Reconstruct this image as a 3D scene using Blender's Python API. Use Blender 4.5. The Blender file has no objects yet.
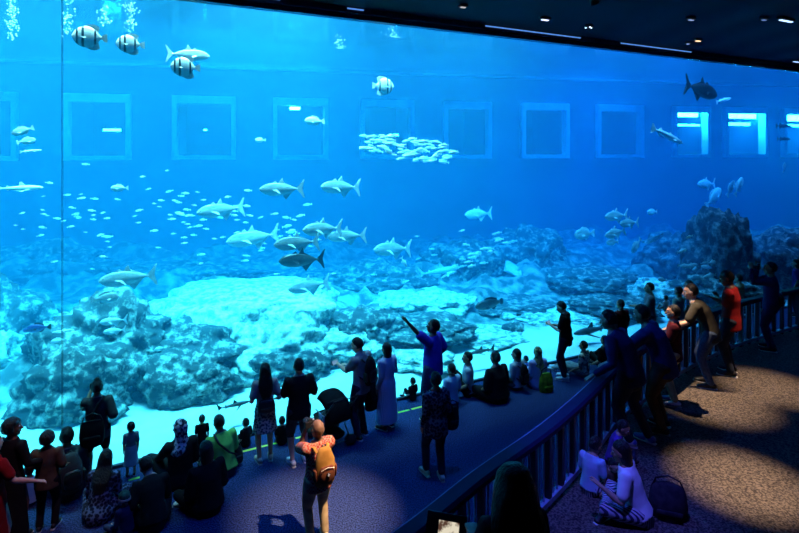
import bpy, bmesh, math, random
from mathutils import Vector, Matrix, noise
R = math.radians
sc = bpy.context.scene
col = sc.collection
random.seed(11)
F, CX, HY, HC = 540.0, 400.0, 149.0, 5.0          # focal length (px), principal point, eye height over the lower floor
UP = 1.15                                          # upper floor level

# ---------------------------------------------------------------- colour management
sc.view_settings.view_transform = 'Standard'
sc.view_settings.look = 'None'
sc.view_settings.gamma = 1
sc.view_settings.exposure = 0.0
sc.view_settings.use_curve_mapping = False
cy = sc.cycles
cy.use_denoising = True
try:
    cy.denoiser = 'OPENIMAGEDENOISE'; cy.denoising_input_passes = 'RGB_ALBEDO_NORMAL'; cy.denoising_prefilter = 'ACCURATE'
except Exception: pass
cy.max_bounces = 8; cy.diffuse_bounces = 3; cy.glossy_bounces = 3; cy.transparent_max_bounces = 24; cy.volume_bounces = 1
cy.transmission_bounces = 4
cy.sample_clamp_indirect = 4.0
cy.use_adaptive_sampling = True; cy.adaptive_threshold = 0.02
w = bpy.data.worlds.new('world'); sc.world = w; w.use_nodes = True
w.node_tree.nodes['Background'].inputs[0].default_value = (0.01, 0.02, 0.06, 1)
w.node_tree.nodes['Background'].inputs[1].default_value = 0.2

# ---------------------------------------------------------------- projection helpers (where a thing stands)
def P(px, py, Z): return Vector(((px - CX) * Z / F, Z, HC + (HY - py) * Z / F))
def ground(px, py, level=0.0):
    Z = (HC - level) * F / (py - HY)
    return Vector(((px - CX) * Z / F, Z, level))
GP, GU = Vector((-4.06, 8.71, 0)), Vector((0.889, 0.457, 0)).normalized()
GN = Vector((-GU.y, GU.x, 0))                       # into the tank
def gl(t, d=0.0, z=0.0): return GP + GU * t + GN * d + Vector((0, 0, z))
def glass_t(px):
    k = (px - CX) / F
    return (8.71 * k + 4.06) / (GU.x - GU.y * k)
def glass_Z(px): return gl(glass_t(px)).y

# ---------------------------------------------------------------- materials
MATS = {}
def mat(name, c, rough=0.6, metal=0.0, spec=0.3, c2=None, scale=8.0, contrast=0.15, mid=0.5, bump=0.0, kind='noise', emit=None, estr=0.0, coat=0.0, detail=4, stretch=None):
    if name in MATS: return MATS[name]
    m = bpy.data.materials.new(name); m.use_nodes = True
    nt = m.node_tree; b = nt.nodes['Principled BSDF']
    b.inputs['Base Color'].default_value = (*c, 1)
    b.inputs['Roughness'].default_value = rough; b.inputs['Metallic'].default_value = metal
    b.inputs['Specular IOR Level'].default_value = spec
    if coat: b.inputs['Coat Weight'].default_value = coat
    tc = nt.nodes.new('ShaderNodeTexCoord'); src = tc.outputs['Object']
    if stretch:
        mp = nt.nodes.new('ShaderNodeMapping'); mp.inputs['Scale'].default_value = stretch
        nt.links.new(src, mp.inputs['Vector']); src = mp.outputs['Vector']
    fac = None
    if c2 is None: c2 = tuple(min(1, x * 0.7) for x in c)
    if kind == 'noise':
        t = nt.nodes.new('ShaderNodeTexNoise'); t.inputs['Scale'].default_value = scale; t.inputs['Detail'].default_value = detail; t.inputs['Roughness'].default_value = .66 if detail > 8 else .5
        fac = t.outputs['Fac']
    elif kind == 'voronoi':
        t = nt.nodes.new('ShaderNodeTexVoronoi'); t.inputs['Scale'].default_value = scale; fac = t.outputs['Distance']
    elif kind == 'checker':
        t = nt.nodes.new('ShaderNodeTexChecker'); t.inputs['Scale'].default_value = scale; fac = t.outputs['Fac']
    elif kind == 'wave':
        t = nt.nodes.new('ShaderNodeTexWave'); t.inputs['Scale'].default_value = scale; fac = t.outputs['Fac']
        t.inputs['Distortion'].default_value = 1.5
    nt.links.new(src, t.inputs['Vector'])
    r = nt.nodes.new('ShaderNodeValToRGB')
    r.color_ramp.elements[0].position = max(0, mid - contrast); r.color_ramp.elements[1].position = min(1, mid + contrast)
    r.color_ramp.elements[0].color = (*c2, 1); r.color_ramp.elements[1].color = (*c, 1)
    nt.links.new(fac, r.inputs['Fac']); nt.links.new(r.outputs['Color'], b.inputs['Base Color'])
    if bump:
        bp = nt.nodes.new('ShaderNodeBump'); bp.inputs['Strength'].default_value = bump; bp.inputs['Distance'].default_value = 0.05
        nt.links.new(fac, bp.inputs['Height']); nt.links.new(bp.outputs['Normal'], b.inputs['Normal'])
    if emit:
        b.inputs['Emission Color'].default_value = (*emit, 1); b.inputs['Emission Strength'].default_value = estr
    MATS[name] = m
    return m

# ---------------------------------------------------------------- mesh helpers
def link(name, bm, m=None, parent=None, smooth=True, loc=None):
    me = bpy.data.meshes.new(name); bm.normal_update(); bm.to_mesh(me); bm.free()
    return link_me(name, me, m, parent, smooth, loc)
def link_me(name, me, m=None, parent=None, smooth=True, loc=None):
    o = bpy.data.objects.new(name, me); col.objects.link(o)
    if m is not None: me.materials.clear(); me.materials.append(m)
    if smooth: me.polygons.foreach_set('use_smooth', [True] * len(me.polygons))
    if parent is not None: o.parent = parent
    if loc is not None: o.location = loc
    return o
def tag(o, label=None, cat=None, group=None, kind=None):
    if label: o['label'] = label
    if cat: o['category'] = cat
    if group: o['group'] = group
    if kind: o['kind'] = kind
    return o
def empty(name, loc, rz=0.0):
    o = bpy.data.objects.new(name, None); col.objects.link(o); o.location = loc; o.rotation_euler = (0, 0, rz); return o
def copy_tree(o, parent=None):
    c = o.copy(); col.objects.link(c); c.parent = parent
    for ch in list(o.children): copy_tree(ch, c)
    return c
def box(bm, c, s, M=None, bevel=0.0):
    r = bmesh.ops.create_cube(bm, size=1.0)
    vs = r['verts']
    for v in vs: v.co = Vector((v.co.x * s[0], v.co.y * s[1], v.co.z * s[2]))
    if bevel:
        es = list({e for v in vs for e in v.link_edges})
        g = bmesh.ops.bevel(bm, geom=es, offset=bevel, segments=2, affect='EDGES', profile=0.6)
        vs = list({v for f in g['faces'] for v in f.verts} | {v for v in vs if v.is_valid})
    T = Matrix.Translation(Vector(c))
    if M is not None: T = T @ M.to_4x4()
    for v in vs: v.co = T @ v.co
    return vs
def ellipsoid(bm, c, r, M=None, u=16, v=10):
    g = bmesh.ops.create_uvsphere(bm, u_segments=u, v_segments=v, radius=1.0)
    T = Matrix.Translation(Vector(c))
    if M is not None: T = T @ M.to_4x4()
    for q in g['verts']: q.co = T @ Vector((q.co.x * r[0], q.co.y * r[1], q.co.z * r[2]))
    return g['verts']
def tube(bm, pts, radii, side=Vector((1, 0, 0)), seg=12, cap=True, flat=False):
    """closed tapered tube through pts; radii: number or (along side, across)"""
    pts = [Vector(p) for p in pts]; n = len(pts)
    rad = [(r, r) if not isinstance(r, (tuple, list)) else r for r in radii]
    rows = []
    for i in range(n):
        t = (pts[min(i + 1, n - 1)] - pts[max(i - 1, 0)])
        if t.length < 1e-9: t = Vector((0, 0, 1))
        t.normalize()
        a = side - t * side.dot(t)
        if a.length < 1e-3: a = Vector((0, 1, 0)) - t * t.y
        if a.length < 1e-3: a = Vector((0, 0, 1)) - t * t.z
        a.normalize(); b = t.cross(a)
        rows.append((pts[i], t, a, b, rad[i]))
    rings = []
    def ring(p, a, b, r): rings.append([bm.verts.new(p + a * (r[0] * math.cos(2 * math.pi * k / seg)) + b * (r[1] * math.sin(2 * math.pi * k / seg))) for k in range(seg)])
    def m2(r, f): return (r[0] * f, r[1] * f)
    if cap:
        p, t, a, b, r = rows[0]; d = min(r)
        if not flat: ring(p - t * d * 0.9, a, b, m2(r, 0.42)); ring(p - t * d * 0.55, a, b, m2(r, 0.83))
    for p, t, a, b, r in rows: ring(p, a, b, r)
    if cap:
        p, t, a, b, r = rows[-1]; d = min(r)
        if not flat: ring(p + t * d * 0.55, a, b, m2(r, 0.83)); ring(p + t * d * 0.9, a, b, m2(r, 0.42))
    for i in range(len(rings) - 1):
        A, B = rings[i], rings[i + 1]
        for k in range(seg): bm.faces.new((A[k], A[(k + 1) % seg], B[(k + 1) % seg], B[k]))
    if cap: bm.faces.new(rings[0][::-1]); bm.faces.new(rings[-1])
def prism(bm, poly, z0, z1):
    lo = [bm.verts.new((p[0], p[1], z0)) for p in poly]; hi = [bm.verts.new((p[0], p[1], z1)) for p in poly]
    n = len(poly)
    bm.faces.new(lo[::-1]); bm.faces.new(hi)
    for i in range(n): bm.faces.new((lo[i], lo[(i + 1) % n], hi[(i + 1) % n], hi[i]))
def obar(bm, a, b, w, z0, z1):
    """vertical-sided bar from a to b in plan, w wide"""
    a = Vector((a[0], a[1], 0)); b = Vector((b[0], b[1], 0)); d = (b - a).normalized(); n = Vector((-d.y, d.x, 0)) * (w / 2)
    prism(bm, [(a - n)[:2], (b - n)[:2], (b + n)[:2], (a + n)[:2]], z0, z1)
NB = lambda: bmesh.new()

# ================================================================ SETTING
cam = bpy.data.cameras.new('camera'); co = bpy.data.objects.new('camera', cam); col.objects.link(co)
co.location = (0, 0, HC); co.rotation_euler = (R(90), 0, 0)
cam.sensor_width = 36; cam.lens = F / 799 * 36; cam.shift_y = -117.5 / 799; cam.shift_x = -0.5 / 799
cam.clip_start = 0.05; cam.clip_end = 200
sc.camera = co

ZT, ZC, ZW = 7.45, 7.64, 8.85        # glass top, ceiling, water line
# --- visitors' side
carpet = mat('carpet', (0.034, 0.058, 0.19), 0.85, spec=0.15, c2=(0.005, 0.010, 0.042), scale=50, contrast=0.10, bump=0.25, detail=8)
carpet_up = mat('carpet_upper', (0.12, 0.10, 0.085), 0.85, spec=0.2, c2=(0.02, 0.017, 0.018), scale=50, contrast=0.10, bump=0.25, detail=8)
T0, T1 = -16.0, 36.0
bm = NB(); a0, a1 = gl(T0, 0.0), gl(T1, 0.0)
prism(bm, [a0[:2], (a0.x + 9, a0.y - 16), (a1.x + 4, a1.y - 20), a1[:2]][::1], -0.3, 0.0)
tag(link('floor', bm, carpet, smooth=False), kind='structure')
# rail line (plan), from behind the camera's left to beyond the right edge
RL = [(-3.9, 1.0), (-2.2, 2.25), (-1.0, 3.2), (0.0, 4.12), (0.74, 4.93), (1.54, 5.73), (2.3, 6.6), (3.07, 7.55), (3.8, 8.25), (4.62, 9.02), (5.5, 9.72), (6.57, 10.45), (8.5, 11.5), (10.6, 12.55), (12.5, 13.5)]
def spline(pts, step):
    out = []
    for i in range(len(pts) - 1):
        p0 = Vector(pts[max(i - 1, 0)]); p1 = Vector(pts[i]); p2 = Vector(pts[i + 1]); p3 = Vector(pts[min(i + 2, len(pts) - 1)])
        for k in range(20):
            t = k / 20
            out.append(0.5 * ((2 * p1) + (-p0 + p2) * t + (2 * p0 - 5 * p1 + 4 * p2 - p3) * t * t + (-p0 + 3 * p1 - 3 * p2 + p3) * t ** 3))
    out.append(Vector(pts[-1]))
    L = [0.0]
    for i in range(1, len(out)): L.append(L[-1] + (out[i] - out[i - 1]).length)
    res, s, j = [], 0.0, 0
    while s <= L[-1]:
        while j < len(L) - 2 and L[j + 1] < s: j += 1
        f = (s - L[j]) / max(1e-9, L[j + 1] - L[j]); p = out[j].lerp(out[j + 1], f); d = (out[j + 1] - out[j]).normalized()
        res.append((p, d)); s += step
    return res
RP = spline(RL, 0.1)
# upper floor: everything on the viewer's side of the rail line
bm = NB()
edge = [p + Vector((-d.y, d.x)) * 0.16 for p, d in RP[::3]]
poly = [(e.x, e.y) for e in edge] + [(16.0, 6.0), (12.0, -3.5), (-3.9, -3.5)]
prism(bm, poly, 0.02, UP)
bmesh.ops.triangulate(bm, faces=[f for f in bm.faces if len(f.verts) > 4])
tag(link('floor_upper', bm, carpet_up, smooth=False), kind='structure')
# ceiling, black with faint waves
ceil_m = mat('ceiling_black', (0.004, 0.003, 0.012), 0.6, spec=0.08, c2=(0.002, 0.002, 0.006), scale=0.22, contrast=0.3, kind='wave', bump=0.5)
bm = NB(); prism(bm, [gl(T0, -0.02)[:2], (a0.x + 9, a0.y - 18), (a1.x + 4, a1.y - 22), gl(T1, -0.02)[:2]], ZC, ZC + 0.2)
tag(link('ceiling', bm, ceil_m, smooth=False), kind='structure')
wall_m = mat('wall_black', (0.02, 0.02, 0.035), 0.8)
bm = NB(); obar(bm, (a0.x + 9, a0.y - 16), (a1.x + 4, a1.y - 20), 0.2, 0, ZC); tag(link('wall_back', bm, wall_m, smooth=False), kind='structure')
bm = NB(); obar(bm, gl(T0, -0.1)[:2], (a0.x + 9, a0.y - 16), 0.2, 0, ZC); tag(link('wall_left', bm, wall_m, smooth=False), kind='structure')
bm = NB(); obar(bm, gl(T1, -0.1)[:2], (a1.x + 4, a1.y - 20), 0.2, 0, ZC); tag(link('wall_right', bm, wall_m, smooth=False), kind='structure')
# header over the glass
head_m = mat('header_paint', (0.03, 0.05, 0.12), 0.25, spec=0.6)
bm = NB()
obar(bm, gl(T0, -0.08)[:2], gl(T1, -0.08)[:2], 0.16, ZT, ZT + 0.07)
obar(bm, gl(T0, -0.14)[:2], gl(T1, -0.14)[:2], 0.24, ZT + 0.09, ZC)
obar(bm, gl(T0, -0.05)[:2], gl(T1, -0.05)[:2], 0.10, ZT + 0.06, ZT + 0.10)
tag(link('trim_1', bm, head_m, smooth=False), kind='structure')
# shallow plinth line at the foot of the glass
bm = NB(); obar(bm, gl(T0, -0.03)[:2], gl(T1, -0.03)[:2], 0.06, -0.05, 0.045)
tag(link('trim_2', bm, mat('plinth', (0.03, 0.04, 0.06), 0.5), smooth=False), kind='structure')

# --- acrylic panes
def glass_mat():
    m = bpy.data.materials.new('acrylic'); m.use_nodes = True; nt = m.node_tree; nt.nodes.clear()
    out = nt.nodes.new('ShaderNodeOutputMaterial'); mx = nt.nodes.new('ShaderNodeMixShader')
    tr = nt.nodes.new('ShaderNodeBsdfTransparent'); tr.inputs[0].default_value = (0.95, 0.985, 1, 1)
    g = nt.nodes.new('ShaderNodeBsdfGlossy'); g.inputs['Roughness'].default_value = 0.02; g.inputs[0].default_value = (0.9, 0.95, 1, 1)
    fr = nt.nodes.new('ShaderNodeFresnel'); fr.inputs['IOR'].default_value = 1.12
    ge = nt.nodes.new('ShaderNodeNewGeometry'); sb = nt.nodes.new('ShaderNodeMath'); sb.operation = 'SUBTRACT'; sb.inputs[0].default_value = 1.0; nt.links.new(ge.outputs['Backfacing'], sb.inputs[1])
    mu = nt.nodes.new('ShaderNodeMath'); mu.operation = 'MULTIPLY'; nt.links.new(fr.outputs[0], mu.inputs[0]); nt.links.new(sb.outputs[0], mu.inputs[1])
    nt.links.new(mu.outputs[0], mx.inputs[0]); nt.links.new(tr.outputs[0], mx.inputs[1]); nt.links.new(g.outputs[0], mx.inputs[2])
    nt.links.new(mx.outputs[0], out.inputs['Surface'])
    return m
acr = glass_mat()
ts = glass_t(62)
for i, (u0, u1) in enumerate(((T0, ts - 0.012), (ts + 0.012, T1))):
    bm = NB(); obar(bm, gl(u0, 0.05)[:2], gl(u1, 0.05)[:2], 0.08, 0.0, ZT)
    tag(link('window_%d' % (i + 1), bm, acr, smooth=False), kind='structure')
bm = NB(); obar(bm, gl(ts - 0.012, 0.05)[:2], gl(ts + 0.012, 0.05)[:2], 0.07, 0.0, ZT)
sm = mat('pane_joint', (0.25, 0.5, 0.6), 0.4)
nt = sm.node_tree; b = nt.nodes['Principled BSDF']; b.inputs['Alpha'].default_value = 0.22
tag(link('trim_3', bm, sm, smooth=False), kind='structure')

# --- tank shell
BW0, BD = Vector((-14.8, 23.8, 0)), Vector((13.3, 3.1, 0)).normalized()      # back wall line
BN = Vector((-BD.y, BD.x, 0))
def bw(s, d=0.0, z=0.0): return BW0 + BD * s + BN * d + Vector((0, 0, z))
def bw_s(px):
    k = (px - CX) / F                                   # X = k*Z
    return (k * BW0.y - BW0.x) / (BD.x - k * BD.y)
S0, S1 = -22.0, 56.0
WINS = [bw_s(p) for p in (-45, 19, 65, 132, 173, 236, 273, 328, 360, 413, 443, 490, 520, 567, 595, 641, 671, 707, 722, 764, 780, 822)]
WINS = [(WINS[i], WINS[i + 1]) for i in range(0, len(WINS), 2)]
WB, WT = 4.5, 7.45
back_m = mat('tank_wall', (0.05, 0.16, 0.32), 0.8, c2=(0.03, 0.10, 0.22), scale=0.7, contrast=0.3, detail=8)
def wall_rect(bm, s0, s1, z0, z1):
    vs = [bm.verts.new(bw(s, 0, z)) for s, z in ((s0, z0), (s1, z0), (s1, z1), (s0, z1))]
    bm.faces.new(vs)
bm = NB(); wall_rect(bm, S0, S1, -0.5, WB); wall_rect(bm, S0, S1, WT, 12.5)
ss = S0
for a, b_ in WINS: wall_rect(bm, ss, a, WB, WT); ss = b_
wall_rect(bm, ss, S1, WB, WT)
tag(link('wall_tank_back', bm, back_m, smooth=False), kind='structure')
for nm, s, t in (('wall_tank_left', S0, T0), ('wall_tank_right', S1, T1)):
    bm = NB(); p, q = bw(s), gl(t, 0.05)
    vs = [bm.verts.new((v.x, v.y, z)) for v, z in ((p, -0.5), (q, -0.5), (q, 12.5), (p, 12.5))]; bm.faces.new(vs)
    tag(link(nm, bm, back_m, smooth=False), kind='structure')
bm = NB(); obar(bm, gl(T0, 0.02)[:2], gl(T1, 0.02)[:2], 0.12, ZT + 0.02, 12.5); tag(link('wall_over_glass', bm, mat('upstand', (0.05, 0.1, 0.15), 0.8), smooth=False), kind='structure')
bm = NB(); vs = [bm.verts.new((v.x, v.y, 12.4)) for v in (gl(T0), gl(T1), bw(S1), bw(S0))]; bm.faces.new(vs)
tag(link('ceiling_tank_hall', bm, mat('hall_ceiling', (0.04, 0.09, 0.16), 0.9), smooth=False), kind='structure')
# a beam along the wall just over the water line, as the photograph's pale line above the windows
bm = NB(); obar(bm, bw(S0, -0.12)[:2], bw(S1, -0.12)[:2], 0.24, 8.72, 8.84); tag(link('trim_4', bm, mat('ledge', (0.3, 0.55, 0.7), 0.6), smooth=False), kind='structure')

# observation rooms behind the tank: reveal, pane, room, lamps
reveal_m = mat('reveal', (0.85, 0.92, 0.92), 0.5, c2=(.7, .8, .82))
room_m = mat('suite_wall', (0.05, 0.11, 0.2), 0.7)
lampc = mat('lamp_cool', (1, 1, 1), emit=(0.75, 0.95, 1.0), estr=150)
lampd = mat('lamp_dim', (1, 1, 1), emit=(0.75, 0.95, 1.0), estr=70)
for i, (a, b_) in enumerate(WINS):
    fw = 0.2
    bm = NB()
    for (p, q, z0, z1) in ((a, a + fw, WB, WT), (b_ - fw, b_, WB, WT), (a + fw, b_ - fw, WB, WB + fw), (a + fw, b_ - fw, WT - fw * 1.8, WT)):
        obar(bm, bw(p, -0.05)[:2], bw(q, -0.05)[:2], 0.5, z0, z1)
    fo = tag(link('window_%d' % (i + 3), bm, reveal_m, smooth=False), kind='structure')
    bm = NB(); obar(bm, bw(a + fw, 0.14)[:2], bw(b_ - fw, 0.14)[:2], 0.05, WB + fw, WT - fw * 1.8)
    link('pane', bm, acr, fo, smooth=False)
    bm = NB()
    q = [bw(a, .22), bw(b_, .22), bw(b_, 4.0), bw(a, 4.0)]
    lo = [bm.verts.new((v.x, v.y, WB - .1)) for v in q]; hi = [bm.verts.new((v.x, v.y, WT + .05)) for v in q]
    bm.faces.new(lo); bm.faces.new(hi[::-1])
    for j in (1, 2, 3): bm.faces.new((lo[j], hi[j], hi[(j + 1) % 4], lo[(j + 1) % 4]))
    link('room', bm, room_m, fo, smooth=False)
def suite_lamp(i, fx, d, z, ln, m, label, th=0.06):
    a, b_ = WINS[i]; s = a + (b_ - a) * fx
    bm = NB(); obar(bm, bw(s - ln / 2, d)[:2], bw(s + ln / 2, d)[:2], 0.12, z - th, z + th)
    o = link('ceiling_lamp', bm, m, smooth=False); tag(o, label, 'lamp')
    bm = NB(); obar(bm, bw(s - ln / 2 - .03, d + .02)[:2], bw(s + ln / 2 + .03, d + .02)[:2], 0.2, z + th + .005, z + th + 0.04)
    link('lamp_housing', bm, room_m, o, smooth=False)
suite_lamp(1, .5, 2.0, 5.92, 0.75, lampd, 'short white lamp glowing inside the second tank window from the left')
suite_lamp(2, .42, 2.0, 5.95, 0.15, lampd, 'tiny white lamp dot inside the third tank window from the left', .03)
suite_lamp(3, .4, .5, 7.0, 0.5, lampc, 'bright cyan lamp at the top edge of the window under the spadefish row', .07)
suite_lamp(4, .8, 1.5, 5.75, 0.25, lampd, 'small lamp in the tank window above the dense fish school', .04)
suite_lamp(6, .3, 1.5, 5.9, 0.3, lampd, 'small lamp in the hazy window right of the jellyfish-pale area', .03)
suite_lamp(8, .58, .45, 7.0, 1.5, lampc, 'bright cyan strip lamp in the lit window below the dark cruising jack', .12)
suite_lamp(8, .55, .5, 6.4, 2.0, lampd, 'thin lower strip lamp in the lit window below the dark cruising jack', .05)
suite_lamp(9, .50, .45, 7.0, 2.7, lampc, 'longest bright cyan strip lamp, in the second lit window from the right', .16)
suite_lamp(9, .45, .5, 6.5, 2.2, lampd, 'thinner strip lamp under the longest one in the second lit window', .09)
suite_lamp(10, .45, .45, 6.9, 2.6, lampc, 'bright strip lamp in the lit window cut by the right picture edge', .18)
suite_lamp(10, .45, .5, 6.45, 2.2, lampd, 'thin lower strip lamp in the lit window at the right picture edge', .07)

# --- water
def water_mat():
    m = bpy.data.materials.new('sea_water'); m.use_nodes = True; nt = m.node_tree; nt.nodes.clear()
    out = nt.nodes.new('ShaderNodeOutputMaterial')
    sca = nt.nodes.new('ShaderNodeVolumeScatter'); ab = nt.nodes.new('ShaderNodeVolumeAbsorption'); ad = nt.nodes.new('ShaderNodeAddShader')
    sca.inputs['Color'].default_value = (0.05, 0.58, 1.0, 1); sca.inputs['Density'].default_value = 0.040; sca.inputs['Anisotropy'].default_value = 0.15
    ab.inputs['Color'].default_value = (0.0, 0.785, 0.959, 1); ab.inputs['Density'].default_value = 0.26
    nt.links.new(sca.outputs[0], ad.inputs[0]); nt.links.new(ab.outputs[0], ad.inputs[1]); nt.links.new(ad.outputs[0], out.inputs['Volume'])
    m.cycles.homogeneous_volume = True
    return m
bm = NB()
prism(bm, [gl(T0 + .05, .10)[:2], gl(T1 - .05, .10)[:2], bw(S1 - .05, -0.01)[:2], bw(S0 + .05, -0.01)[:2]], -0.45, ZW)
tag(link('water', bm, water_mat(), smooth=False), kind='structure')
# rippled surface seen from below
def surf_mat():
    m = bpy.data.materials.new('water_surface'); m.use_nodes = True; nt = m.node_tree; nt.nodes.clear()
    out = nt.nodes.new('ShaderNodeOutputMaterial'); mx = nt.nodes.new('ShaderNodeMixShader')
    tr = nt.nodes.new('ShaderNodeBsdfTransparent'); g = nt.nodes.new('ShaderNodeBsdfGlossy'); g.inputs['Roughness'].default_value = 0.12
    n = nt.nodes.new('ShaderNodeTexNoise'); n.inputs['Scale'].default_value = 1.6; n.inputs['Detail'].default_value = 3
    bp = nt.nodes.new('ShaderNodeBump'); bp.inputs['Strength'].default_value = 0.35; bp.inputs['Distance'].default_value = 0.2
    nt.links.new(n.outputs['Fac'], bp.inputs['Height']); nt.links.new(bp.outputs[0], g.inputs['Normal'])
    mx.inputs[0].default_value = 0.35
    nt.links.new(tr.outputs[0], mx.inputs[1]); nt.links.new(g.outputs[0], mx.inputs[2]); nt.links.new(mx.outputs[0], out.inputs['Surface'])
    return m
bm = NB(); vs = [bm.verts.new((v.x, v.y, ZW + .01)) for v in (gl(T0, .1), gl(T1, .1), bw(S1), bw(S0))]; bm.faces.new(vs)
tag(link('water_surface', bm, surf_mat(), smooth=False), kind='structure')

# --- seabed: pale sand along the glass, coral rubble farther in
sand_m = mat('sand', (0.86, 0.84, 0.76), 0.9, c2=(0.62, 0.62, 0.58), scale=1.3, contrast=0.25, bump=0.35, detail=9)
nt = sand_m.node_tree; L_ = nt.links; b = nt.nodes['Principled BSDF']; tc = [n for n in nt.nodes if n.type == 'TEX_COORD'][0]; rp = [n for n in nt.nodes if n.type == 'VALTORGB'][0]
dt = nt.nodes.new('ShaderNodeVectorMath'); dt.operation = 'DOT_PRODUCT'; dt.inputs[1].default_value = GN; L_.new(tc.outputs['Object'], dt.inputs[0])
nz = nt.nodes.new('ShaderNodeTexNoise'); nz.inputs['Scale'].default_value = .55; nz.inputs['Detail'].default_value = 7; L_.new(tc.outputs['Object'], nz.inputs['Vector'])
ma = nt.nodes.new('ShaderNodeMath'); ma.operation = 'MULTIPLY_ADD'; ma.inputs[1].default_value = 5.0; L_.new(nz.outputs['Fac'], ma.inputs[0]); L_.new(dt.outputs['Value'], ma.inputs[2])
mr = nt.nodes.new('ShaderNodeMapRange'); g0 = GP.dot(GN); mr.inputs['From Min'].default_value = g0 + 4.8; mr.inputs['From Max'].default_value = g0 + 5.7; L_.new(ma.outputs[0], mr.inputs['Value'])
n2 = nt.nodes.new('ShaderNodeTexNoise'); n2.inputs['Scale'].default_value = 2.6; n2.inputs['Detail'].default_value = 10; L_.new(tc.outputs['Object'], n2.inputs['Vector'])
r2 = nt.nodes.new('ShaderNodeValToRGB'); r2.color_ramp.elements[0].color = (.05, .08, .08, 1); r2.color_ramp.elements[0].position = .42; r2.color_ramp.elements[1].color = (.36, .42, .38, 1); r2.color_ramp.elements[1].position = .66; L_.new(n2.outputs['Fac'], r2.inputs['Fac'])
mx = nt.nodes.new('ShaderNodeMix'); mx.data_type = 'RGBA'; L_.new(mr.outputs[0], mx.inputs['Factor']); L_.new(rp.outputs['Color'], mx.inputs['A']); L_.new(r2.outputs['Color'], mx.inputs['B']); L_.new(mx.outputs['Result'], b.inputs['Base Color'])
bm = NB(); NX, NY = 230, 80; grid = []
for j in range(NY + 1):
    row = []
    for i in range(NX + 1):
        f = i / NX; a = gl(T0 + (T1 - T0) * f, .10); b_ = bw(S0 + (S1 - S0) * f, -0.01); g = j / NY; p = a.lerp(b_, g ** 1.3)
        d = (p - GP).dot(GN); e = min(1, max(0, (d - 2.6) / 2.5)); e = e * e * (3 - 2 * e)
        z = -0.12 + 0.16 * noise.noise(Vector((p.x * .35, p.y * .35, 1))) + 0.05 * noise.noise(Vector((p.x * 1.7, p.y * 1.7, 4)))
        z += e * (.15 + .9 * max(0, noise.fractal(Vector((p.x * .42, p.y * .42, 9)), .9, 2.1, 5) + .25))
        if j == 0: z = min(z, .0)
        row.append(bm.verts.new((p.x, p.y, z)))
    grid.append(row)
for j in range(NY):
    for i in range(NX): bm.faces.new((grid[j][i], grid[j][i + 1], grid[j + 1][i + 1], grid[j + 1][i]))
tag(link('floor_sand', bm, sand_m), kind='structure')

# --- lamps over the tank (area lights above the water; last two added to brighten window frames)
lamp_body = mat('lamp_body', (0.05, 0.05, 0.06), 0.5)
LP = 0.175
def tank_lamp(t, d, z, sx, sy, power, c):
    L = bpy.data.lights.new('tank_light', 'AREA'); L.shape = 'RECTANGLE'; L.size = sx; L.size_y = sy; L.energy = power; L.color = (c[0] * .75, c[1], c[2]); L.spread = R(62 if d < 3 else 75)
    o = bpy.data.objects.new('tank_light', L); col.objects.link(o); o.location = gl(t, d, z); o.rotation_euler = (R(13 if d < 3 else 0), 0, math.atan2(GU.y, GU.x))
for (t, d, pw, c) in ((-5, 2.1, 9500, (.86, 1, .95)), (0.5, 2.1, 10500, (.86, 1, .95)), (6.0, 2.1, 9500, (.8, .97, 1)), (12, 2.1, 5000, (.45, .65, 1)), (18, 2.5, 4600, (.3, .48, 1)), (25, 3, 4200, (.25, .42, 1)),
                      (-5, 9, 4300, (.8, 1, .98)), (3, 9, 4600, (.75, .97, 1)), (11, 9.5, 3400, (.4, .6, 1)), (20, 10, 4200, (.25, .44, 1)), (30, 11, 5000, (.22, .4, 1)), (-10, 14, 2600, (.7, .95, 1)), (-3, 15.6, 3400, (.7, 1, 1)), (5, 15.6, 2600, (.7, 1, 1))):
    tank_lamp(t, d, 12.2, 7.0, 2.0, pw * LP * 1.3, c)
# ================================================================ REEF
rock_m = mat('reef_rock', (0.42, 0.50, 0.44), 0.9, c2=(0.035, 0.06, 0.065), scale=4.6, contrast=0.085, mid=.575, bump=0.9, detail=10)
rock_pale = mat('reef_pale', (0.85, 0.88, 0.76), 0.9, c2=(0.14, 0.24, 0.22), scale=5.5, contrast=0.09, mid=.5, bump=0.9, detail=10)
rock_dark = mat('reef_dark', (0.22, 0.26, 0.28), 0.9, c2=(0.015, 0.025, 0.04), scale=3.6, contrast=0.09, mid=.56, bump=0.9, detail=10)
def rock(c, r, seed, m, label, sub=5, rough=0.34, rz=0.0, group=None, flat=0.0, name='reef_rock'):
    bm = NB(); bmesh.ops.create_icosphere(bm, subdivisions=sub, radius=1.0)
    o = Vector((seed * 7.3, seed * 3.1, seed * 1.7))
    for v in bm.verts:
        d = v.co.normalized()
        n = noise.fractal(d * 1.5 + o, 0.9, 2.1, 4) * rough + noise.noise(d * 5.5 + o) * rough * 0.34 + abs(noise.noise(d * 11 + o)) * rough * 0.3 + noise.noise(d * 23 + o) * rough * 0.10
        q = d * (1 + n)
        if flat and q.z > flat: q.z = flat + (q.z - flat) * 0.25
        v.co = Vector((q.x * r[0], q.y * r[1], q.z * r[2]))
    ob = link(name, bm, m, loc=c); ob.rotation_euler = (0, 0, rz)
    tag(ob, label, 'rock', group); return ob
def rock_px(x0, x1, ytop, Z, depth, seed, m, label, base=0.0, **k):
    X = ((x0 + x1) / 2 - CX) * Z / F; w = (x1 - x0) * Z / F / 2; top = HC + (HY - ytop) * Z / F
    h = (top - base) * 0.5
    return rock((X, Z, base + h * 0.55), (w, depth, h * 1.3), seed, m, label, rz=random.uniform(-.15, .15) , **k)
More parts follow.
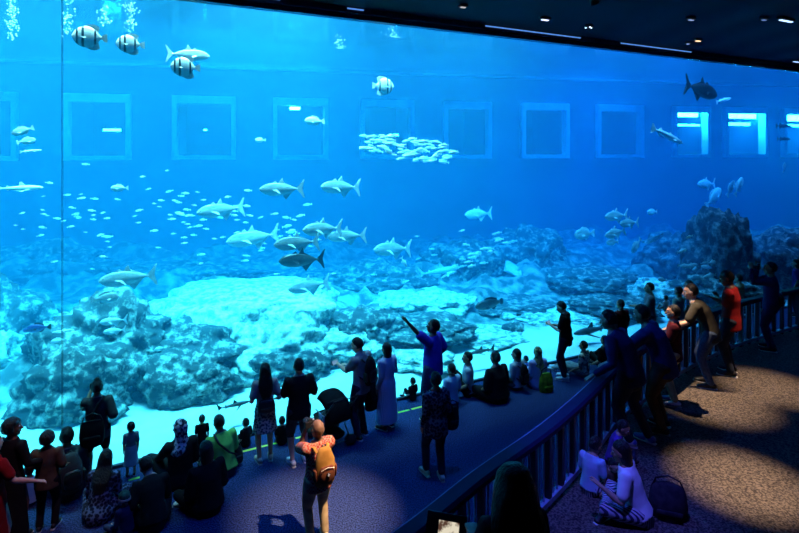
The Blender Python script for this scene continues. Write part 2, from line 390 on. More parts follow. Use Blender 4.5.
rock_px(40, 175, 292, 12.0, 1.1, 1, rock_m, 'mottled dark reef mound nearest the glass behind the woman with the waist pack')
rock_px(95, 245, 318, 12.6, 1.0, 2, rock_m, 'broad mottled reef mound left of the standing couple, dark with pale patches')
rock_px(28, 130, 345, 10.7, .65, 3, rock_m, 'low dark reef rock at the sand edge on the left', base=-.1)
rock_px(140, 235, 352, 11.3, .6, 4, rock_m, 'low dark reef rock at the sand edge above the seated green shirt', base=-.1)
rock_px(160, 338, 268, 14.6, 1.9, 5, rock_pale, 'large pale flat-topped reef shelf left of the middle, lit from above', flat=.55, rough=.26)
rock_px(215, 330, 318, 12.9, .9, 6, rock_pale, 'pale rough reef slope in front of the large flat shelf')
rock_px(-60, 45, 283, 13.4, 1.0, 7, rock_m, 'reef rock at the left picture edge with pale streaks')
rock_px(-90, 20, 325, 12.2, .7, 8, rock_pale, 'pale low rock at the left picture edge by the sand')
rock_px(322, 400, 305, 14.2, 1.1, 9, rock_m, 'hazy blue reef rock behind the man with the phone')
rock_px(372, 470, 318, 14.6, 1.1, 10, rock_m, 'hazy reef rock behind the pointing man')
rock_px(330, 430, 262, 19.5, 1.5, 11, rock_m, 'distant reef mound in haze behind the cruising jacks')
rock_px(425, 505, 240, 21.0, 1.5, 12, rock_m, 'tall distant reef mound in haze, centre of the tank')
rock_px(490, 570, 225, 22.5, 1.4, 13, rock_m, 'tallest distant reef mound right of the tank centre')
rock_px(465, 545, 300, 17.5, 1.2, 14, rock_m, 'low reef mound in haze behind the dark grouper')
rock_px(545, 640, 268, 19.5, 1.6, 15, rock_m, 'wide hazy reef mound below the right-hand cluster of jacks')
rock_px(575, 655, 297, 16.8, .9, 16, rock_m, 'low mottled reef rock behind the visitors at the glass on the right')
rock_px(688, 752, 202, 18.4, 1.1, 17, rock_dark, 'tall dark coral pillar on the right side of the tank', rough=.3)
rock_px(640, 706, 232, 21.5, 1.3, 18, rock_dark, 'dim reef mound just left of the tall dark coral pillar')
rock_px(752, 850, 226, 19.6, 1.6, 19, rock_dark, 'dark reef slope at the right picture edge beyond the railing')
rock_px(672, 770, 275, 17.4, .9, 20, rock_m, 'low rock ledge at the foot of the tall coral pillar')
rock_px(-40, 120, 243, 21.0, 1.6, 21, rock_m, 'distant hazy reef mound at far left under the leftmost windows')
rock_px(100, 260, 262, 20.5, 1.6, 22, rock_m, 'distant hazy reef mound behind the swarm of small fish')
rock_px(240, 345, 270, 21.0, 1.6, 24, rock_m, 'distant hazy reef mound behind the large pale shelf')
rock_px(240, 330, 345, 12.4, .8, 25, rock_m, 'low mottled rock behind the standing couple, at the sand edge', base=-.1)
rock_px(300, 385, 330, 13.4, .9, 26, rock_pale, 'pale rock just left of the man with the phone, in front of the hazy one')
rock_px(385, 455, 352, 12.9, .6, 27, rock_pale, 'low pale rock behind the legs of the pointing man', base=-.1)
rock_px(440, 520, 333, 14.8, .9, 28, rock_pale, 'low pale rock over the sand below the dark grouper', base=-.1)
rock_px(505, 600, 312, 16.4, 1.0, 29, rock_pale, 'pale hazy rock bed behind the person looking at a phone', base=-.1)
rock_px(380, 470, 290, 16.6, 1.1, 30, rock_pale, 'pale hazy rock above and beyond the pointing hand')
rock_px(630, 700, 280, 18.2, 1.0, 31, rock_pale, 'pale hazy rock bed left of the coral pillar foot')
rng = random.Random(5)
for k in range(26):
    px = rng.uniform(20, 640); t = glass_t(px); d = rng.uniform(2.2, 4.2)
    p = gl(t, d, -0.05); r = rng.uniform(.12, .34)
    rock(p, (r * 1.3, r, r * .75), 40 + k, rng.choice((rock_m, rock_pale)), 'small reef boulder lying loose on the sand in front of the mounds', sub=3, group='loose boulders on the sand', name='reef_boulder')

# ================================================================ RAILING
rail_m = mat('rail_paint', (0.010, 0.014, 0.05), 0.6, spec=0.12, c2=(0.008, 0.011, 0.04))
post_m = mat('post_paint', (0.012, 0.014, 0.028), 0.4, spec=0.4)
steel_m = mat('rod_steel', (0.35, 0.45, 0.7), 0.35)
rail = empty('railing', (RL[3][0], RL[3][1], UP))
tag(rail, 'curved dark guard railing with wide handrail and upright bars along the raised floor', 'railing')
rail_inv = Matrix.Translation(-rail.location)
def rail_sweep(name, prof, m, off=0.0):
    bm = NB(); rings = []
    for p, d in RP:
        n = Vector((-d.y, d.x)) * 1.0
        rings.append([bm.verts.new((p.x + n.x * (a + off), p.y + n.y * (a + off), UP + z)) for a, z in prof])
    k = len(prof)
    for i in range(len(rings) - 1):
        for j in range(k): bm.faces.new((rings[i][j], rings[i + 1][j], rings[i + 1][(j + 1) % k], rings[i][(j + 1) % k]))
    bm.faces.new(rings[0]); bm.faces.new(rings[-1][::-1])
    bmesh.ops.recalc_face_normals(bm, faces=bm.faces)
    bm.transform(rail_inv)
    return link(name, bm, m, rail, smooth=False)
rail_sweep('handrail', [(-.085, .83), (-.085, .875), (-.06, .90), (.06, .90), (.085, .875), (.085, .83)], rail_m)
rail_sweep('handrail_highlight', [(.087, .862), (.087, .874), (.098, .874), (.098, .862)], mat('edge_highlight', (.12, .2, .4), .5))  # paler blue strip, paints in the gloss highlight along the handrail's outer edge
rail_sweep('bottom_rail', [(-.035, .06), (-.035, .12), (.035, .12), (.035, .06)], mat('rail_low', (.2, .22, .36), .35, spec=.6))
n_post = 0; step = 3
idx = list(range(4, len(RP) - 2, step))
for i in idx:
    p, d = RP[i]; Mz = Matrix.Rotation(math.atan2(d.y, d.x), 3, 'Z')
    bm = NB(); box(bm, (0, 0, .43), (.05, .06, .82), Mz); bm.transform(Matrix.Translation(Vector((p.x, p.y, UP)) - rail.location))
    link('post', bm, post_m, rail, smooth=False)
    if n_post < 100:
        q, d2 = RP[min(i + 1, len(RP) - 1)]; bm = NB()
        for f in (.34, .67):
            q = p.lerp(RP[min(i + step, len(RP) - 1)][0], f)
            bm = NB(); tube(bm, [(0, 0, .1), (0, 0, .84)], [.011, .011], seg=6, flat=True); bm.transform(Matrix.Translation(Vector((q.x, q.y, UP)) - rail.location))
            if n_post < 98: link('rod', bm, steel_m, rail)
            else: bm.free()
            n_post += 1

# ================================================================ VISITOR-SIDE LAMPS
def spot(name, loc, target, power, ang, c, label, blend=1.0, r=.04):
    L = bpy.data.lights.new(name + '_beam', 'SPOT'); L.energy = power; L.spot_size = R(ang); L.spot_blend = blend; L.color = c; L.shadow_soft_size = r
    loc = Vector(loc); d = (Vector(target) - loc).normalized()
    q = d.to_track_quat('-Z', 'Y')
    o = bpy.data.objects.new(name + '_beam', L); col.objects.link(o)
    root = empty(name, loc); tag(root, label, 'spotlight')
    Mq = q.to_matrix()
    bm = NB(); tube(bm, [d * -.16, d * .06], [.055, .075], seg=14, flat=True, cap=False); link('lamp_housing', bm, lamp_body, root)
    bm = NB(); tube(bm, [(0, 0, ZC - loc.z), d * -.1], [.015, .015], seg=6); link('stem', bm, lamp_body, root)
    o.location = loc + d * .08; o.rotation_euler = q.to_euler()
WARM = (1.0, .68, .43)
spot('ceiling_spotlight', (4.3, 5.2, 7.45), (3.95, 6.25, UP), 5600, 16, WARM, 'ceiling spotlight throwing the warm pool on the raised carpet in the lower right')
spot('ceiling_spotlight', (3.2, 8.9, 7.45), (4.75, 8.25, UP), 5200, 17, WARM, 'ceiling spotlight lighting the leaning man at the railing')
spot('ceiling_spotlight', (6.2, 8.6, 7.45), (5.95, 8.75, UP), 4000, 17, WARM, 'ceiling spotlight over the carpet behind the red shirt')
spot('ceiling_spotlight', (1.5, 6.1, 7.45), (-.95, 7.35, .45), 8500, 18, WARM, 'ceiling spotlight aimed at the man with the tan backpack')
spot('ceiling_spotlight', (-3.2, 5.6, 7.45), (-4.6, 6.6, .5), 500, 20, (1, .45, .25), 'ceiling spotlight grazing the visitors in the far left corner')
# added deep blue fill lights under the ceiling, brightening floor and visitors
for k, (x, y) in enumerate(((0.6, 7.6), (6.0, 6.5), (-3, 5.6), (9.5, 8.5))):
    spot('added_blue_fill', (x, y, 7.5), (x, y, 0), (620, 70, 330, 130)[k], 95, (.02, .13, 1.0), ('added blue fill light over the middle of the lower floor', 'added blue fill light over the raised floor', 'added blue fill light over the lower left floor', 'added blue fill light above the far right railing')[k], 1.0, .15)
spot('violet_ceiling_spotlight', (1.3, 4.3, 7.45), (2.25, 5.85, UP), 1500, 26, (.10, .10, 1.0), 'deep violet-blue spotlight over the group sitting at the railing', .9)
# small fixtures seen on the black ceiling
def ceil_pt(px, py):
    Z = (ZC - HC) * F / (HY - py); return Vector(((px - CX) * Z / F, Z, ZC))
def ceil_lamp(px, py, ln, c, e, label, wd=.05):
    p = ceil_pt(px, py); a = math.atan2(GU.y, GU.x)
    root = empty('ceiling_light', p, a); tag(root, label, 'ceiling light')
    bm = NB(); box(bm, (0, 0, -.03), (ln + .06, wd + .05, .05), bevel=.008); link('housing', bm, lamp_body, root, smooth=False)
    bm = NB(); box(bm, (0, 0, -.06), (ln, wd, .02)); link('diffuser', bm, mat('diff_%d' % px, (.8, .8, .8), emit=c, estr=e), root, smooth=False)
ceil_lamp(545, 17, .16, (.6, .6, .9), 2.0, 'small oval ceiling light left of the tri-lamp')
ceil_lamp(691, 17, .12, (.4, .5, .9), .6, 'faint ceiling light near the top edge, above the warm dot lamp')
ceil_lamp(698, 38.5, .14, (1, .6, .3), 2.0, 'tiny warm orange ceiling light')
ceil_lamp(688, 41.5, .06, (.5, .5, .9), .6, 'dim ceiling dot beside the tiny warm light')
ceil_lamp(786, 18, .42, (.45, .65, 1), 2.0, 'longest blue-white bar light on the ceiling at the right')
ceil_lamp(764, 17, .10, (.3, .4, .8), .4, 'dim ceiling fitting left of the blue-white bar')
ceil_lamp(797, 60, .35, (.4, .6, 1), 1.5, 'bluish ceiling bar at the right edge just above the tank')
ceil_lamp(463, 4, .10, (.6, .5, .4), .8, 'small ceiling lamp at the top edge of the view')
p = ceil_pt(589, 25); root = empty('ceiling_light', p); tag(root, 'cluster of three tiny white dots on the black ceiling', 'ceiling light')
bm = NB(); tube(bm, [(0, 0, 0), (0, 0, -.05)], [.09, .09], flat=True); link('housing', bm, lamp_body, root)
for dx, dy in ((-.06, .03), (.06, .03), (0, -.06)):
    bm = NB(); ellipsoid(bm, (dx, dy, -.055), (.018, .018, .012)); link('bulb', bm, mat('bulb', (1, 1, 1), emit=(.7, .8, 1), estr=2.5), root)
# thin cove strips on the header's lip
for k, (x0, x1) in enumerate(((478, 572), (612, 682), (250, 276), (342, 358))):
    ta, tb = glass_t(x0), glass_t(x1); c = gl((ta + tb) / 2, -.27, ZT + .155); root = empty('cove_light', c)
    tag(root, ('long thin blue cove strip on the header left of the ceiling dots', 'thin blue cove strip on the header above the dark cruising jack', 'short blue cove strip on the header near the left', 'very short blue cove strip on the header')[k], 'light strip')
    bm = NB(); a, b_ = gl(ta, -.272) - c, gl(tb, -.272) - c; obar(bm, a, b_, .012, -.012, .012); link('diffuser', bm, mat('cove', (.5, .6, .9), emit=(.12, .35, 1), estr=.8), root, smooth=False)
    bm = NB(); a, b_ = gl(ta, -.264) - c, gl(tb, -.264) - c; obar(bm, a, b_, .004, -.02, .02); link('backing', bm, lamp_body, root, smooth=False)
# coloured marking tape on the floor along the glass
tape_m = {0: mat('tape_green', (.35, .75, .1), .6), 1: mat('tape_yellow', (.85, .8, .12), .6)}
for k, (x0, x1) in enumerate(((128, 139), (236, 262), (264, 284), (288, 304), (384, 398), (400, 412))):
    a, b_ = gl(glass_t(x0), -.48), gl(glass_t(x1), -.48)
    bm = NB(); obar(bm, a[:2], b_[:2], .05, 0.001, .004)
    tag(link('floor_tape', bm, tape_m[k % 2], smooth=False), ('short yellow-green tape mark beside the toddler at the glass', 'yellow-green tape mark under the woman in the short skirt, nearest the green shirt', 'yellow tape mark between the standing couple', 'yellow-green tape mark at the feet of the man in black', 'tape mark by the feet of the person in the long robe', 'tape mark left of the pointing man')[k], 'floor tape')
# ================================================================ FISH
def fmat(name, c, belly, rough=.35, stripes=None, sc_=None, spec=.5):
    """countershaded skin; stripes: list of (x position, half width) dark bands across the body in body lengths"""
    m = bpy.data.materials.new(name); m.use_nodes = True; nt = m.node_tree; b = nt.nodes['Principled BSDF']
    b.inputs['Roughness'].default_value = rough; b.inputs['Specular IOR Level'].default_value = spec
    tc = nt.nodes.new('ShaderNodeTexCoord'); sp = nt.nodes.new('ShaderNodeSeparateXYZ'); nt.links.new(tc.outputs['Object'], sp.inputs[0])
    r = nt.nodes.new('ShaderNodeValToRGB'); mr = nt.nodes.new('ShaderNodeMapRange')
    mr.inputs['From Min'].default_value = -.14; mr.inputs['From Max'].default_value = .16
    nt.links.new(sp.outputs['Z'], mr.inputs['Value'])
    nz = nt.nodes.new('ShaderNodeTexNoise'); nz.inputs['Scale'].default_value = 14; nz.inputs['Detail'].default_value = 5; nt.links.new(tc.outputs['Object'], nz.inputs['Vector'])
    ma = nt.nodes.new('ShaderNodeMath'); ma.operation = 'MULTIPLY_ADD'; ma.inputs[1].default_value = .35; nt.links.new(nz.outputs['Fac'], ma.inputs[0]); nt.links.new(mr.outputs[0], ma.inputs[2])
    nt.links.new(ma.outputs[0], r.inputs['Fac'])
    r.color_ramp.elements[0].color = (*belly, 1); r.color_ramp.elements[1].color = (*c, 1)
    r.color_ramp.elements[0].position = .45; r.color_ramp.elements[1].position = .95
    outc = r.outputs['Color']
    for (x, hw) in stripes or ():
        a = nt.nodes.new('ShaderNodeMath'); a.operation = 'SUBTRACT'; a.inputs[1].default_value = x; nt.links.new(sp.outputs['X'], a.inputs[0])
        ab_ = nt.nodes.new('ShaderNodeMath'); ab_.operation = 'ABSOLUTE'; nt.links.new(a.outputs[0], ab_.inputs[0])
        lt = nt.nodes.new('ShaderNodeMath'); lt.operation = 'LESS_THAN'; lt.inputs[1].default_value = hw; nt.links.new(ab_.outputs[0], lt.inputs[0])
        mx = nt.nodes.new('ShaderNodeMix'); mx.data_type = 'RGBA'; nt.links.new(lt.outputs[0], mx.inputs['Factor']); nt.links.new(outc, mx.inputs['A']); mx.inputs['B'].default_value = (.012, .014, .02, 1); outc = mx.outputs['Result']
    nt.links.new(outc, b.inputs['Base Color'])
    return m
SILVER = fmat('silver_skin', (.20, .26, .27), (.78, .82, .80)); DARKF = fmat('dark_skin', (.01, .012, .016), (.10, .12, .13)); BANDED = fmat('banded_skin', (.85, .87, .84), (.9, .9, .86), stripes=((.30, .028), (.14, .035), (-.20, .03)))
PALE = fmat('pale_skin', (.5, .58, .57), (.85, .88, .86)); GREYF = fmat('grey_skin', (.12, .15, .17), (.6, .62, .62)); BLUEF = fmat('blue_skin', (.02, .05, .2), (.08, .2, .45)); MOTTLE = fmat('mottled_skin', (.008, .008, .01), (.09, .10, .10)); SHARKG = fmat('shark_skin', (.02, .03, .04), (.12, .15, .17)); FIN = mat('fin', (.85, .9, .88), .5, c2=(.6,.66,.65)); FIND = mat('fin_dark', (.03, .035, .045), .5)
eye_fm = mat('fish_eye', (.01, .01, .01), .1, spec=.6)
def fish_body(prof, wid, zc=lambda x: 0.0, seg=14, sub=3):
    """prof: (x, half height) nose at +x; wid: width/height"""
    bm = NB(); pts = []
    for i in range(len(prof) - 1):
        for k in range(sub):
            f = k / sub; g = f * f * (3 - 2 * f) * .5 + f * .5
            pts.append((prof[i][0] + (prof[i + 1][0] - prof[i][0]) * f, prof[i][1] + (prof[i + 1][1] - prof[i][1]) * g))
    pts.append(prof[-1])
    rings = [[bm.verts.new((x, math.cos(2 * math.pi * k / seg) * max(h * wid, .012 if h > .02 else h), zc(x) + math.sin(2 * math.pi * k / seg) * h)) for k in range(seg)] for x, h in pts]
    for i in range(len(rings) - 1):
        for k in range(seg): bm.faces.new((rings[i][k], rings[i][(k + 1) % seg], rings[i + 1][(k + 1) % seg], rings[i + 1][k]))
    bm.faces.new(rings[0][::-1]); bm.faces.new(rings[-1]); bmesh.ops.recalc_face_normals(bm, faces=bm.faces)
    return bm
def fin(poly, th=.008, y=0.0, bm=None, M=None):
    """thin fin with real thickness, poly in the x-z plane"""
    bm = bm or NB()
    A = [bm.verts.new((x, y - th, z)) for x, z in poly]; B = [bm.verts.new((x, y + th, z)) for x, z in poly]; n = len(poly)
    bm.faces.new(A); bm.faces.new(B[::-1])
    for i in range(n): bm.faces.new((A[i], B[i], B[(i + 1) % n], A[(i + 1) % n]))
    if M is not None:
        for v in A + B: v.co = M @ v.co
    bmesh.ops.triangulate(bm, faces=[f for f in bm.faces if len(f.verts) > 4])
    return bm
def make_fish(prof, wid, tail, dorsal, anal, pect, m, fm, eye, zc=lambda x: 0.0, er=.016, name='fish'):
    root = link(name, fish_body(prof, wid, zc), m)
    link('tail_fin', fin(tail), fm, root, smooth=False)
    for d in dorsal: link('dorsal_fin', fin(d), fm, root, smooth=False)
    for d in anal: link('anal_fin', fin(d), fm, root, smooth=False)
    w0 = max(h for x, h in prof) * wid
    for s in (1, -1):
        if pect: link('pectoral_fin', fin(pect, th=.005, M=Matrix.Translation((0, s * w0 * .8, 0)) @ Matrix.Rotation(s * R(28), 4, 'X')), fm, root, smooth=False)
        bm = NB(); h = min(prof, key=lambda q: abs(q[0] - eye[0]))[1]
        ellipsoid(bm, (eye[0], s * h * wid * .80, eye[1]), (er, er * .7, er), u=10, v=6); link('eye', bm, eye_fm, root)
    return root
JP = [(.5, .006), (.48, .035), (.44, .075), (.37, .115), (.26, .145), (.12, .155), (-.04, .135), (-.2, .09), (-.31, .04), (-.37, .018), (-.40, .016)]
JT = [(-.36, .016), (-.43, .075), (-.53, .215), (-.555, .215), (-.49, .045), (-.475, 0), (-.49, -.045), (-.555, -.215), (-.53, -.215), (-.43, -.075), (-.36, -.016)]
JD = [[(.22, .13), (.13, .20), (.09, .15)], [(.06, .145), (-.03, .265), (-.06, .16), (-.3, .045), (-.3, .03), (-.1, .10)]]
JA = [[(-.02, -.13), (-.12, -.25), (-.13, -.14), (-.3, -.045), (-.3, -.03), (-.1, -.10)]]
JC = [(.25, .0), (.13, -.05), (.02, -.13), (.08, -.03), (.2, .03)]
def jack(m, fm): return make_fish(JP, .42, JT, JD, JA, JC, m, fm, (.42, .03))
SP = [(.44, .02), (.41, .09), (.35, .19), (.24, .29), (.08, .345), (-.08, .32), (-.22, .22), (-.31, .10), (-.35, .055), (-.38, .05)]
ST = [(-.36, .05), (-.44, .11), (-.53, .14), (-.51, 0), (-.53, -.14), (-.44, -.11), (-.36, -.05)]
SD = [[(.16, .30), (.0, .39), (-.2, .40), (-.33, .33), (-.28, .15), (-.12, .26)]]
SA = [[(.10, -.30), (-.04, -.39), (-.2, -.40), (-.33, -.33), (-.28, -.15), (-.12, -.26)]]
def spade(m, fm): return make_fish(SP, .24, ST, SD, SA, [(.2, 0), (.1, .03), (.04, -.04), (.12, -.06)], m, fm, (.31, .06), er=.024)
RP_ = [(.46, .02), (.43, .08), (.36, .15), (.22, .20), (.06, .20), (-.12, .15), (-.26, .08), (-.34, .04), (-.38, .038)]
def snapper(m, fm): return make_fish(RP_, .4, [(-.36, .035), (-.46, .12), (-.53, .15), (-.48, 0), (-.53, -.15), (-.46, -.12), (-.36, -.035)], [[(.2, .18), (.1, .27), (-.1, .24), (-.24, .15), (-.26, .07), (0, .17)]], [[(-.02, -.17), (-.12, -.23), (-.24, -.13), (-.24, -.07)]], [(.2, -.02), (.08, 0), (.04, -.08), (.13, -.08)], m, fm, (.34, .05), er=.022)
BPF = [(.5, .006), (.46, .022), (.38, .045), (.2, .062), (0, .066), (-.2, .055), (-.34, .03), (-.42, .018)]
def barra(m, fm): return make_fish(BPF, .75, [(-.40, .016), (-.5, .10), (-.52, .10), (-.46, 0), (-.52, -.10), (-.5, -.10), (-.40, -.016)], [[(.1, .055), (.06, .10), (.0, .06)], [(-.2, .05), (-.25, .10), (-.32, .035)]], [[(-.2, -.05), (-.25, -.10), (-.32, -.035)]], [(.25, -.02), (.15, -.02), (.12, -.06), (.2, -.04)], m, fm, (.40, .012), er=.012)
GP_ = [(.48, .02), (.45, .06), (.36, .11), (.2, .145), (.02, .15), (-.16, .12), (-.3, .07), (-.38, .055)]
def grouper(m, fm): return make_fish(GP_, .6, [(-.36, .055), (-.47, .10), (-.51, .05), (-.51, -.05), (-.47, -.10), (-.36, -.055)], [[(.2, .13), (.1, .20), (-.12, .19), (-.28, .13), (-.28, .06), (0, .13)]], [[(-.06, -.13), (-.16, -.19), (-.26, -.12), (-.24, -.08)]], [(.2, -.05), (.08, -.03), (.05, -.1), (.14, -.12)], m, fm, (.37, .06), er=.016)
SHP = [(.5, .006), (.47, .025), (.38, .05), (.22, .068), (.04, .066), (-.14, .046), (-.30, .024), (-.40, .014)]
def shark(m, fm):
    r = make_fish(SHP, .95, [(-.36, .014), (-.44, .07), (-.54, .17), (-.52, .10), (-.46, .01), (-.49, -.05), (-.47, -.06), (-.40, -.016)], [[(.12, .06), (.02, .16), (-.01, .155), (-.02, .058)], [(-.22, .035), (-.27, .07), (-.29, .025)]], [[(-.2, -.03), (-.26, -.07), (-.28, -.02)]], None, m, fm, (.42, .012), er=.008, name='shark')
    for s in (1, -1):
        bm = NB(); A = [(.24, s * .05, -.03), (.14, s * .05, -.035), (.03, s * .24, -.07), (.055, s * .245, -.07)]
        a = [bm.verts.new(v) for v in A]; b_ = [bm.verts.new((v[0], v[1], v[2] - .01)) for v in A]; bm.faces.new(a); bm.faces.new(b_[::-1])
        for i in range(4): bm.faces.new((a[i], b_[i], b_[(i + 1) % 4], a[(i + 1) % 4]))
        link('pectoral_fin', bm, fm, r, smooth=False)
    return r
def ray(m, fm, flap=.12):
    bm = NB(); N = 18; rows = []
    for i in range(N + 1):
        x = .36 - .66 * i / N; f = (i / N); wv = .5 * math.sin(math.pi * min(1, f * .95 + .03)) ** .8 * (1 if f < .55 else 1 - .25 * (f - .55))
        row = []
        for j in range(-8, 9):
            y = j / 8 * wv; th = .055 * (1 - abs(j / 8) ** 1.3) * math.sin(math.pi * min(1, f * .9 + .08)) + .002
            row.append((x - .10 * (abs(j / 8)) ** 2, y, flap * (abs(j / 8)) ** 2, th))
        rows.append(row)
    T = [[bm.verts.new((x, y, z + th)) for x, y, z, th in r_] for r_ in rows]; B = [[bm.verts.new((x, y, z - th * .7)) for x, y, z, th in r_] for r_ in rows]
    for i in range(N):
        for j in range(16):
            bm.faces.new((T[i][j], T[i + 1][j], T[i + 1][j + 1], T[i][j + 1])); bm.faces.new((B[i][j + 1], B[i + 1][j + 1], B[i + 1][j], B[i][j]))
    for i in range(N):
        for j in (0, 16):
            q = (T[i][j], B[i][j], B[i + 1][j], T[i + 1][j]); bm.faces.new(q if j == 0 else q[::-1])
    for i in (0, N):
        for j in range(16):
            q = (T[i][j], T[i][j + 1], B[i][j + 1], B[i][j]); bm.faces.new(q if i == 0 else q[::-1])
    bmesh.ops.recalc_face_normals(bm, faces=bm.faces)
    r = link('stingray', bm, m)
    bm = NB(); tube(bm, [(-.28, 0, .0), (-.5, 0, .01), (-.75, .03, .03), (-1.0, .07, .03)], [.022, .013, .008, .004], seg=8); link('tail', bm, fm, r)
    for s in (1, -1):
        bm = NB(); ellipsoid(bm, (.24, s * .06, .05), (.018, .014, .018), u=8, v=6); link('eye', bm, eye_fm, r)
    return r
PROTO = {}
def fish(kind, px, py, plen, d, face, label, m, fm=FIN, pitch=0.0, dy=0.0, cat='fish', group=None, roll=0.0):
    """plen: length in the photo (px); d: metres behind the glass; face: 1 swims to the right, -1 to the left"""
    key = (kind, m.name); d += .7
    make = {'jack': jack, 'spade': spade, 'snapper': snapper, 'barra': barra, 'grouper': grouper, 'shark': shark, 'ray': ray}[kind]
    if key not in PROTO: PROTO[key] = o = make(m, fm)
    else: o = copy_tree(PROTO[key])
    t = glass_t(px); Z = gl(t, d).y
    # d metres behind the glass along the sight line
    for _ in range(6):
        X = (px - CX) * Z / F; dist = (Vector((X, Z, 0)) - GP).dot(GN); Z += (d - dist) / (GN.y + GN.x * (px - CX) / F)
    ang = math.atan2(GU.y, GU.x) + (0 if face > 0 else math.pi) + R(dy)
    k = (px - CX) / F
    wpx = abs(math.cos(ang) - k * math.sin(ang)) * F / Z
    o.location = P(px, py, Z); o.rotation_mode = 'XYZ'
    o.rotation_euler = (R(roll), -R(pitch), ang)
    s = plen / max(wpx, .35 * F / Z); o.scale = (s, s, s)
    tag(o, label, cat, group); return o
# spadefish along the top left
fish('spade', 88, 37, 37, .9, -1, 'largest striped spadefish, leftmost of the top row', BANDED)
fish('spade', 129, 44, 30, 1.1, -1, 'striped spadefish second from the left in the top row', BANDED)
fish('spade', 184, 67, 31, 1.0, -1, 'striped spadefish overlapped by a silver jack, third in the top row', BANDED)
fish('spade', 384, 86, 22, 1.8, 1, 'small striped spadefish right of centre, above the dense school', BANDED)
fish('jack', 189, 55, 42, 1.6, 1, 'silver jack just behind the third spadefish', SILVER)
fish('snapper', 314, 121, 20, 2.2, -1, 'round pale fish in front of the fourth tank window', PALE)
fish('snapper', 260, 140, 11, 3.0, -1, 'very small round fish between the third and fourth windows', PALE)
fish('snapper', 119, 188, 18, 2.0, -1, 'round pale fish alone below the second window', PALE)
fish('snapper', 22, 131, 24, 1.8, -1, 'silver fish crossing the right edge of the leftmost window', SILVER, pitch=-20)
fish('snapper', 27, 141, 20, 2.2, 1, 'silver fish just under another at the leftmost window', SILVER, pitch=10)
fish('barra', 31, 151, 22, 2.0, 1, 'slender pale fish below the pair at the leftmost window', PALE, pitch=6)
# big silver jacks
J = [(281, 189, 43, 'silver jack highest of the left cruising group'), (340, 187, 38, 'silver jack at the upper right of the cruising group'), (220, 210, 46, 'silver jack leading the group at far left'),
     (252, 238, 51, 'largest silver jack, behind the lower left of the group'), (322, 229, 38, 'silver jack in the middle of the group, half overlapped'), (346, 236, 38, 'silver jack in the middle of the group, overlapping its neighbour'),
     (308, 286, 40, 'silver jack lowest of the cruising group'), (392, 249, 36, 'silver jack trailing at the right of the cruising group'), (127, 278, 56, 'long silver jack alone above the left reef mound')]
for i, (x, y, L, lb) in enumerate(J): fish('jack', x, y, L, 1.6 + .35 * (i % 4), -1, lb, SILVER, dy=(-8, 6, 4, -5, 10, -12, 3, 8, 0)[i], pitch=(0, 3, -4, -6, 2, 0, -3, 4, -2)[i])
fish('jack', 296, 243, 44, 1.5, -1, 'grey jack above the darkest one in the cruising group', GREYF)
fish('jack', 301, 260, 44, 1.4, -1, 'nearly black jack at the bottom of the cruising group', DARKF, FIND, pitch=2)
fish('snapper', 106, 298, 29, 1.5, 1, 'silver fish swimming right under the long silver jack', SILVER)
fish('jack', 113, 321, 27, 1.9, -1, 'pale jack above the left reef mound, upper of two', PALE)
fish('jack', 114, 331, 22, 2.1, -1, 'pale jack above the left reef mound, lower of two', PALE)
fish('barra', 64, 331, 24, 1.8, -1, 'slender pale fish right of the deep blue fish', PALE)
fish('snapper', 58, 341, 16, 2.0, -1, 'small pale fish under the slender one at left', PALE)
fish('snapper', 38, 328, 25, 1.5, -1, 'deep blue fish at far left over the rocks', BLUEF, FIND)
fish('snapper', 29, 330, 14, 1.9, -1, 'smaller deep blue fish touching the larger blue one', BLUEF, FIND)
fish('jack', 478, 214, 26, 5.0, -1, 'hazy pale jack right of the tank centre', PALE)
fish('snapper', 584, 234, 20, 3.0, -1, 'silver round fish left of the right-hand jack cluster', SILVER)
fish('jack', 616, 216, 22, 2.4, -1, 'silver jack top of the right-hand cluster', SILVER)
fish('jack', 629, 223, 18, 2.0, -1, 'silver jack right side of the right-hand cluster', SILVER)
fish('jack', 615, 233, 20, 2.0, -1, 'silver jack lower left of the right-hand cluster', SILVER, pitch=-8)
fish('snapper', 612, 242, 12, 2.4, -1, 'small silver fish lowest of the right-hand cluster', SILVER)
fish('snapper', 636, 246, 13, 2.2, -1, 'silver fish beside the stingray on the right, head down', SILVER, pitch=-45)
fish('ray', 653, 241, 20, 3.0, -1, 'stingray with long thin tail above the visitors on the right', GREYF, FIND, cat='ray', roll=25, pitch=-12)
fish('snapper', 652, 212, 10, 3.0, -1, 'pale fish above the right-hand stingray', PALE)
fish('jack', 706, 184, 17, 3.5, -1, 'pale jack above the coral pillar, upper left', PALE)
fish('snapper', 714, 197, 18, 3.2, 1, 'pale fish just above the top of the coral pillar', PALE, pitch=35)
fish('snapper', 731, 188, 12, 3.0, 1, 'dull fish at the right of the coral pillar top', GREYF, pitch=50)
fish('snapper', 739, 186, 13, 2.5, 1, 'bright white fish turned upward near the coral pillar', PALE, pitch=55)
fish('jack', 702, 90, 31, 1.2, 1, 'dark cruising jack near the top right', DARKF, FIND, pitch=-10)
fish('barra', 668, 136, 32, 1.8, 1, 'bright slender barracuda below the dark cruising jack', PALE, pitch=-18)
fish('barra', 724, 100, 15, 3.0, 1, 'small slender fish right of the dark cruising jack', PALE, pitch=12)
fish('barra', 784, 126, 15, 2.0, 1, 'small dark slender fish at the right edge, upper of two', DARKF, FIND)
fish('barra', 784, 139, 13, 2.0, 1, 'small dark slender fish at the right edge, lower of two', DARKF, FIND)
fish('snapper', 784, 167, 6, 3.0, 1, 'tiny pale fish at the right edge below the slender pair', PALE, pitch=70)
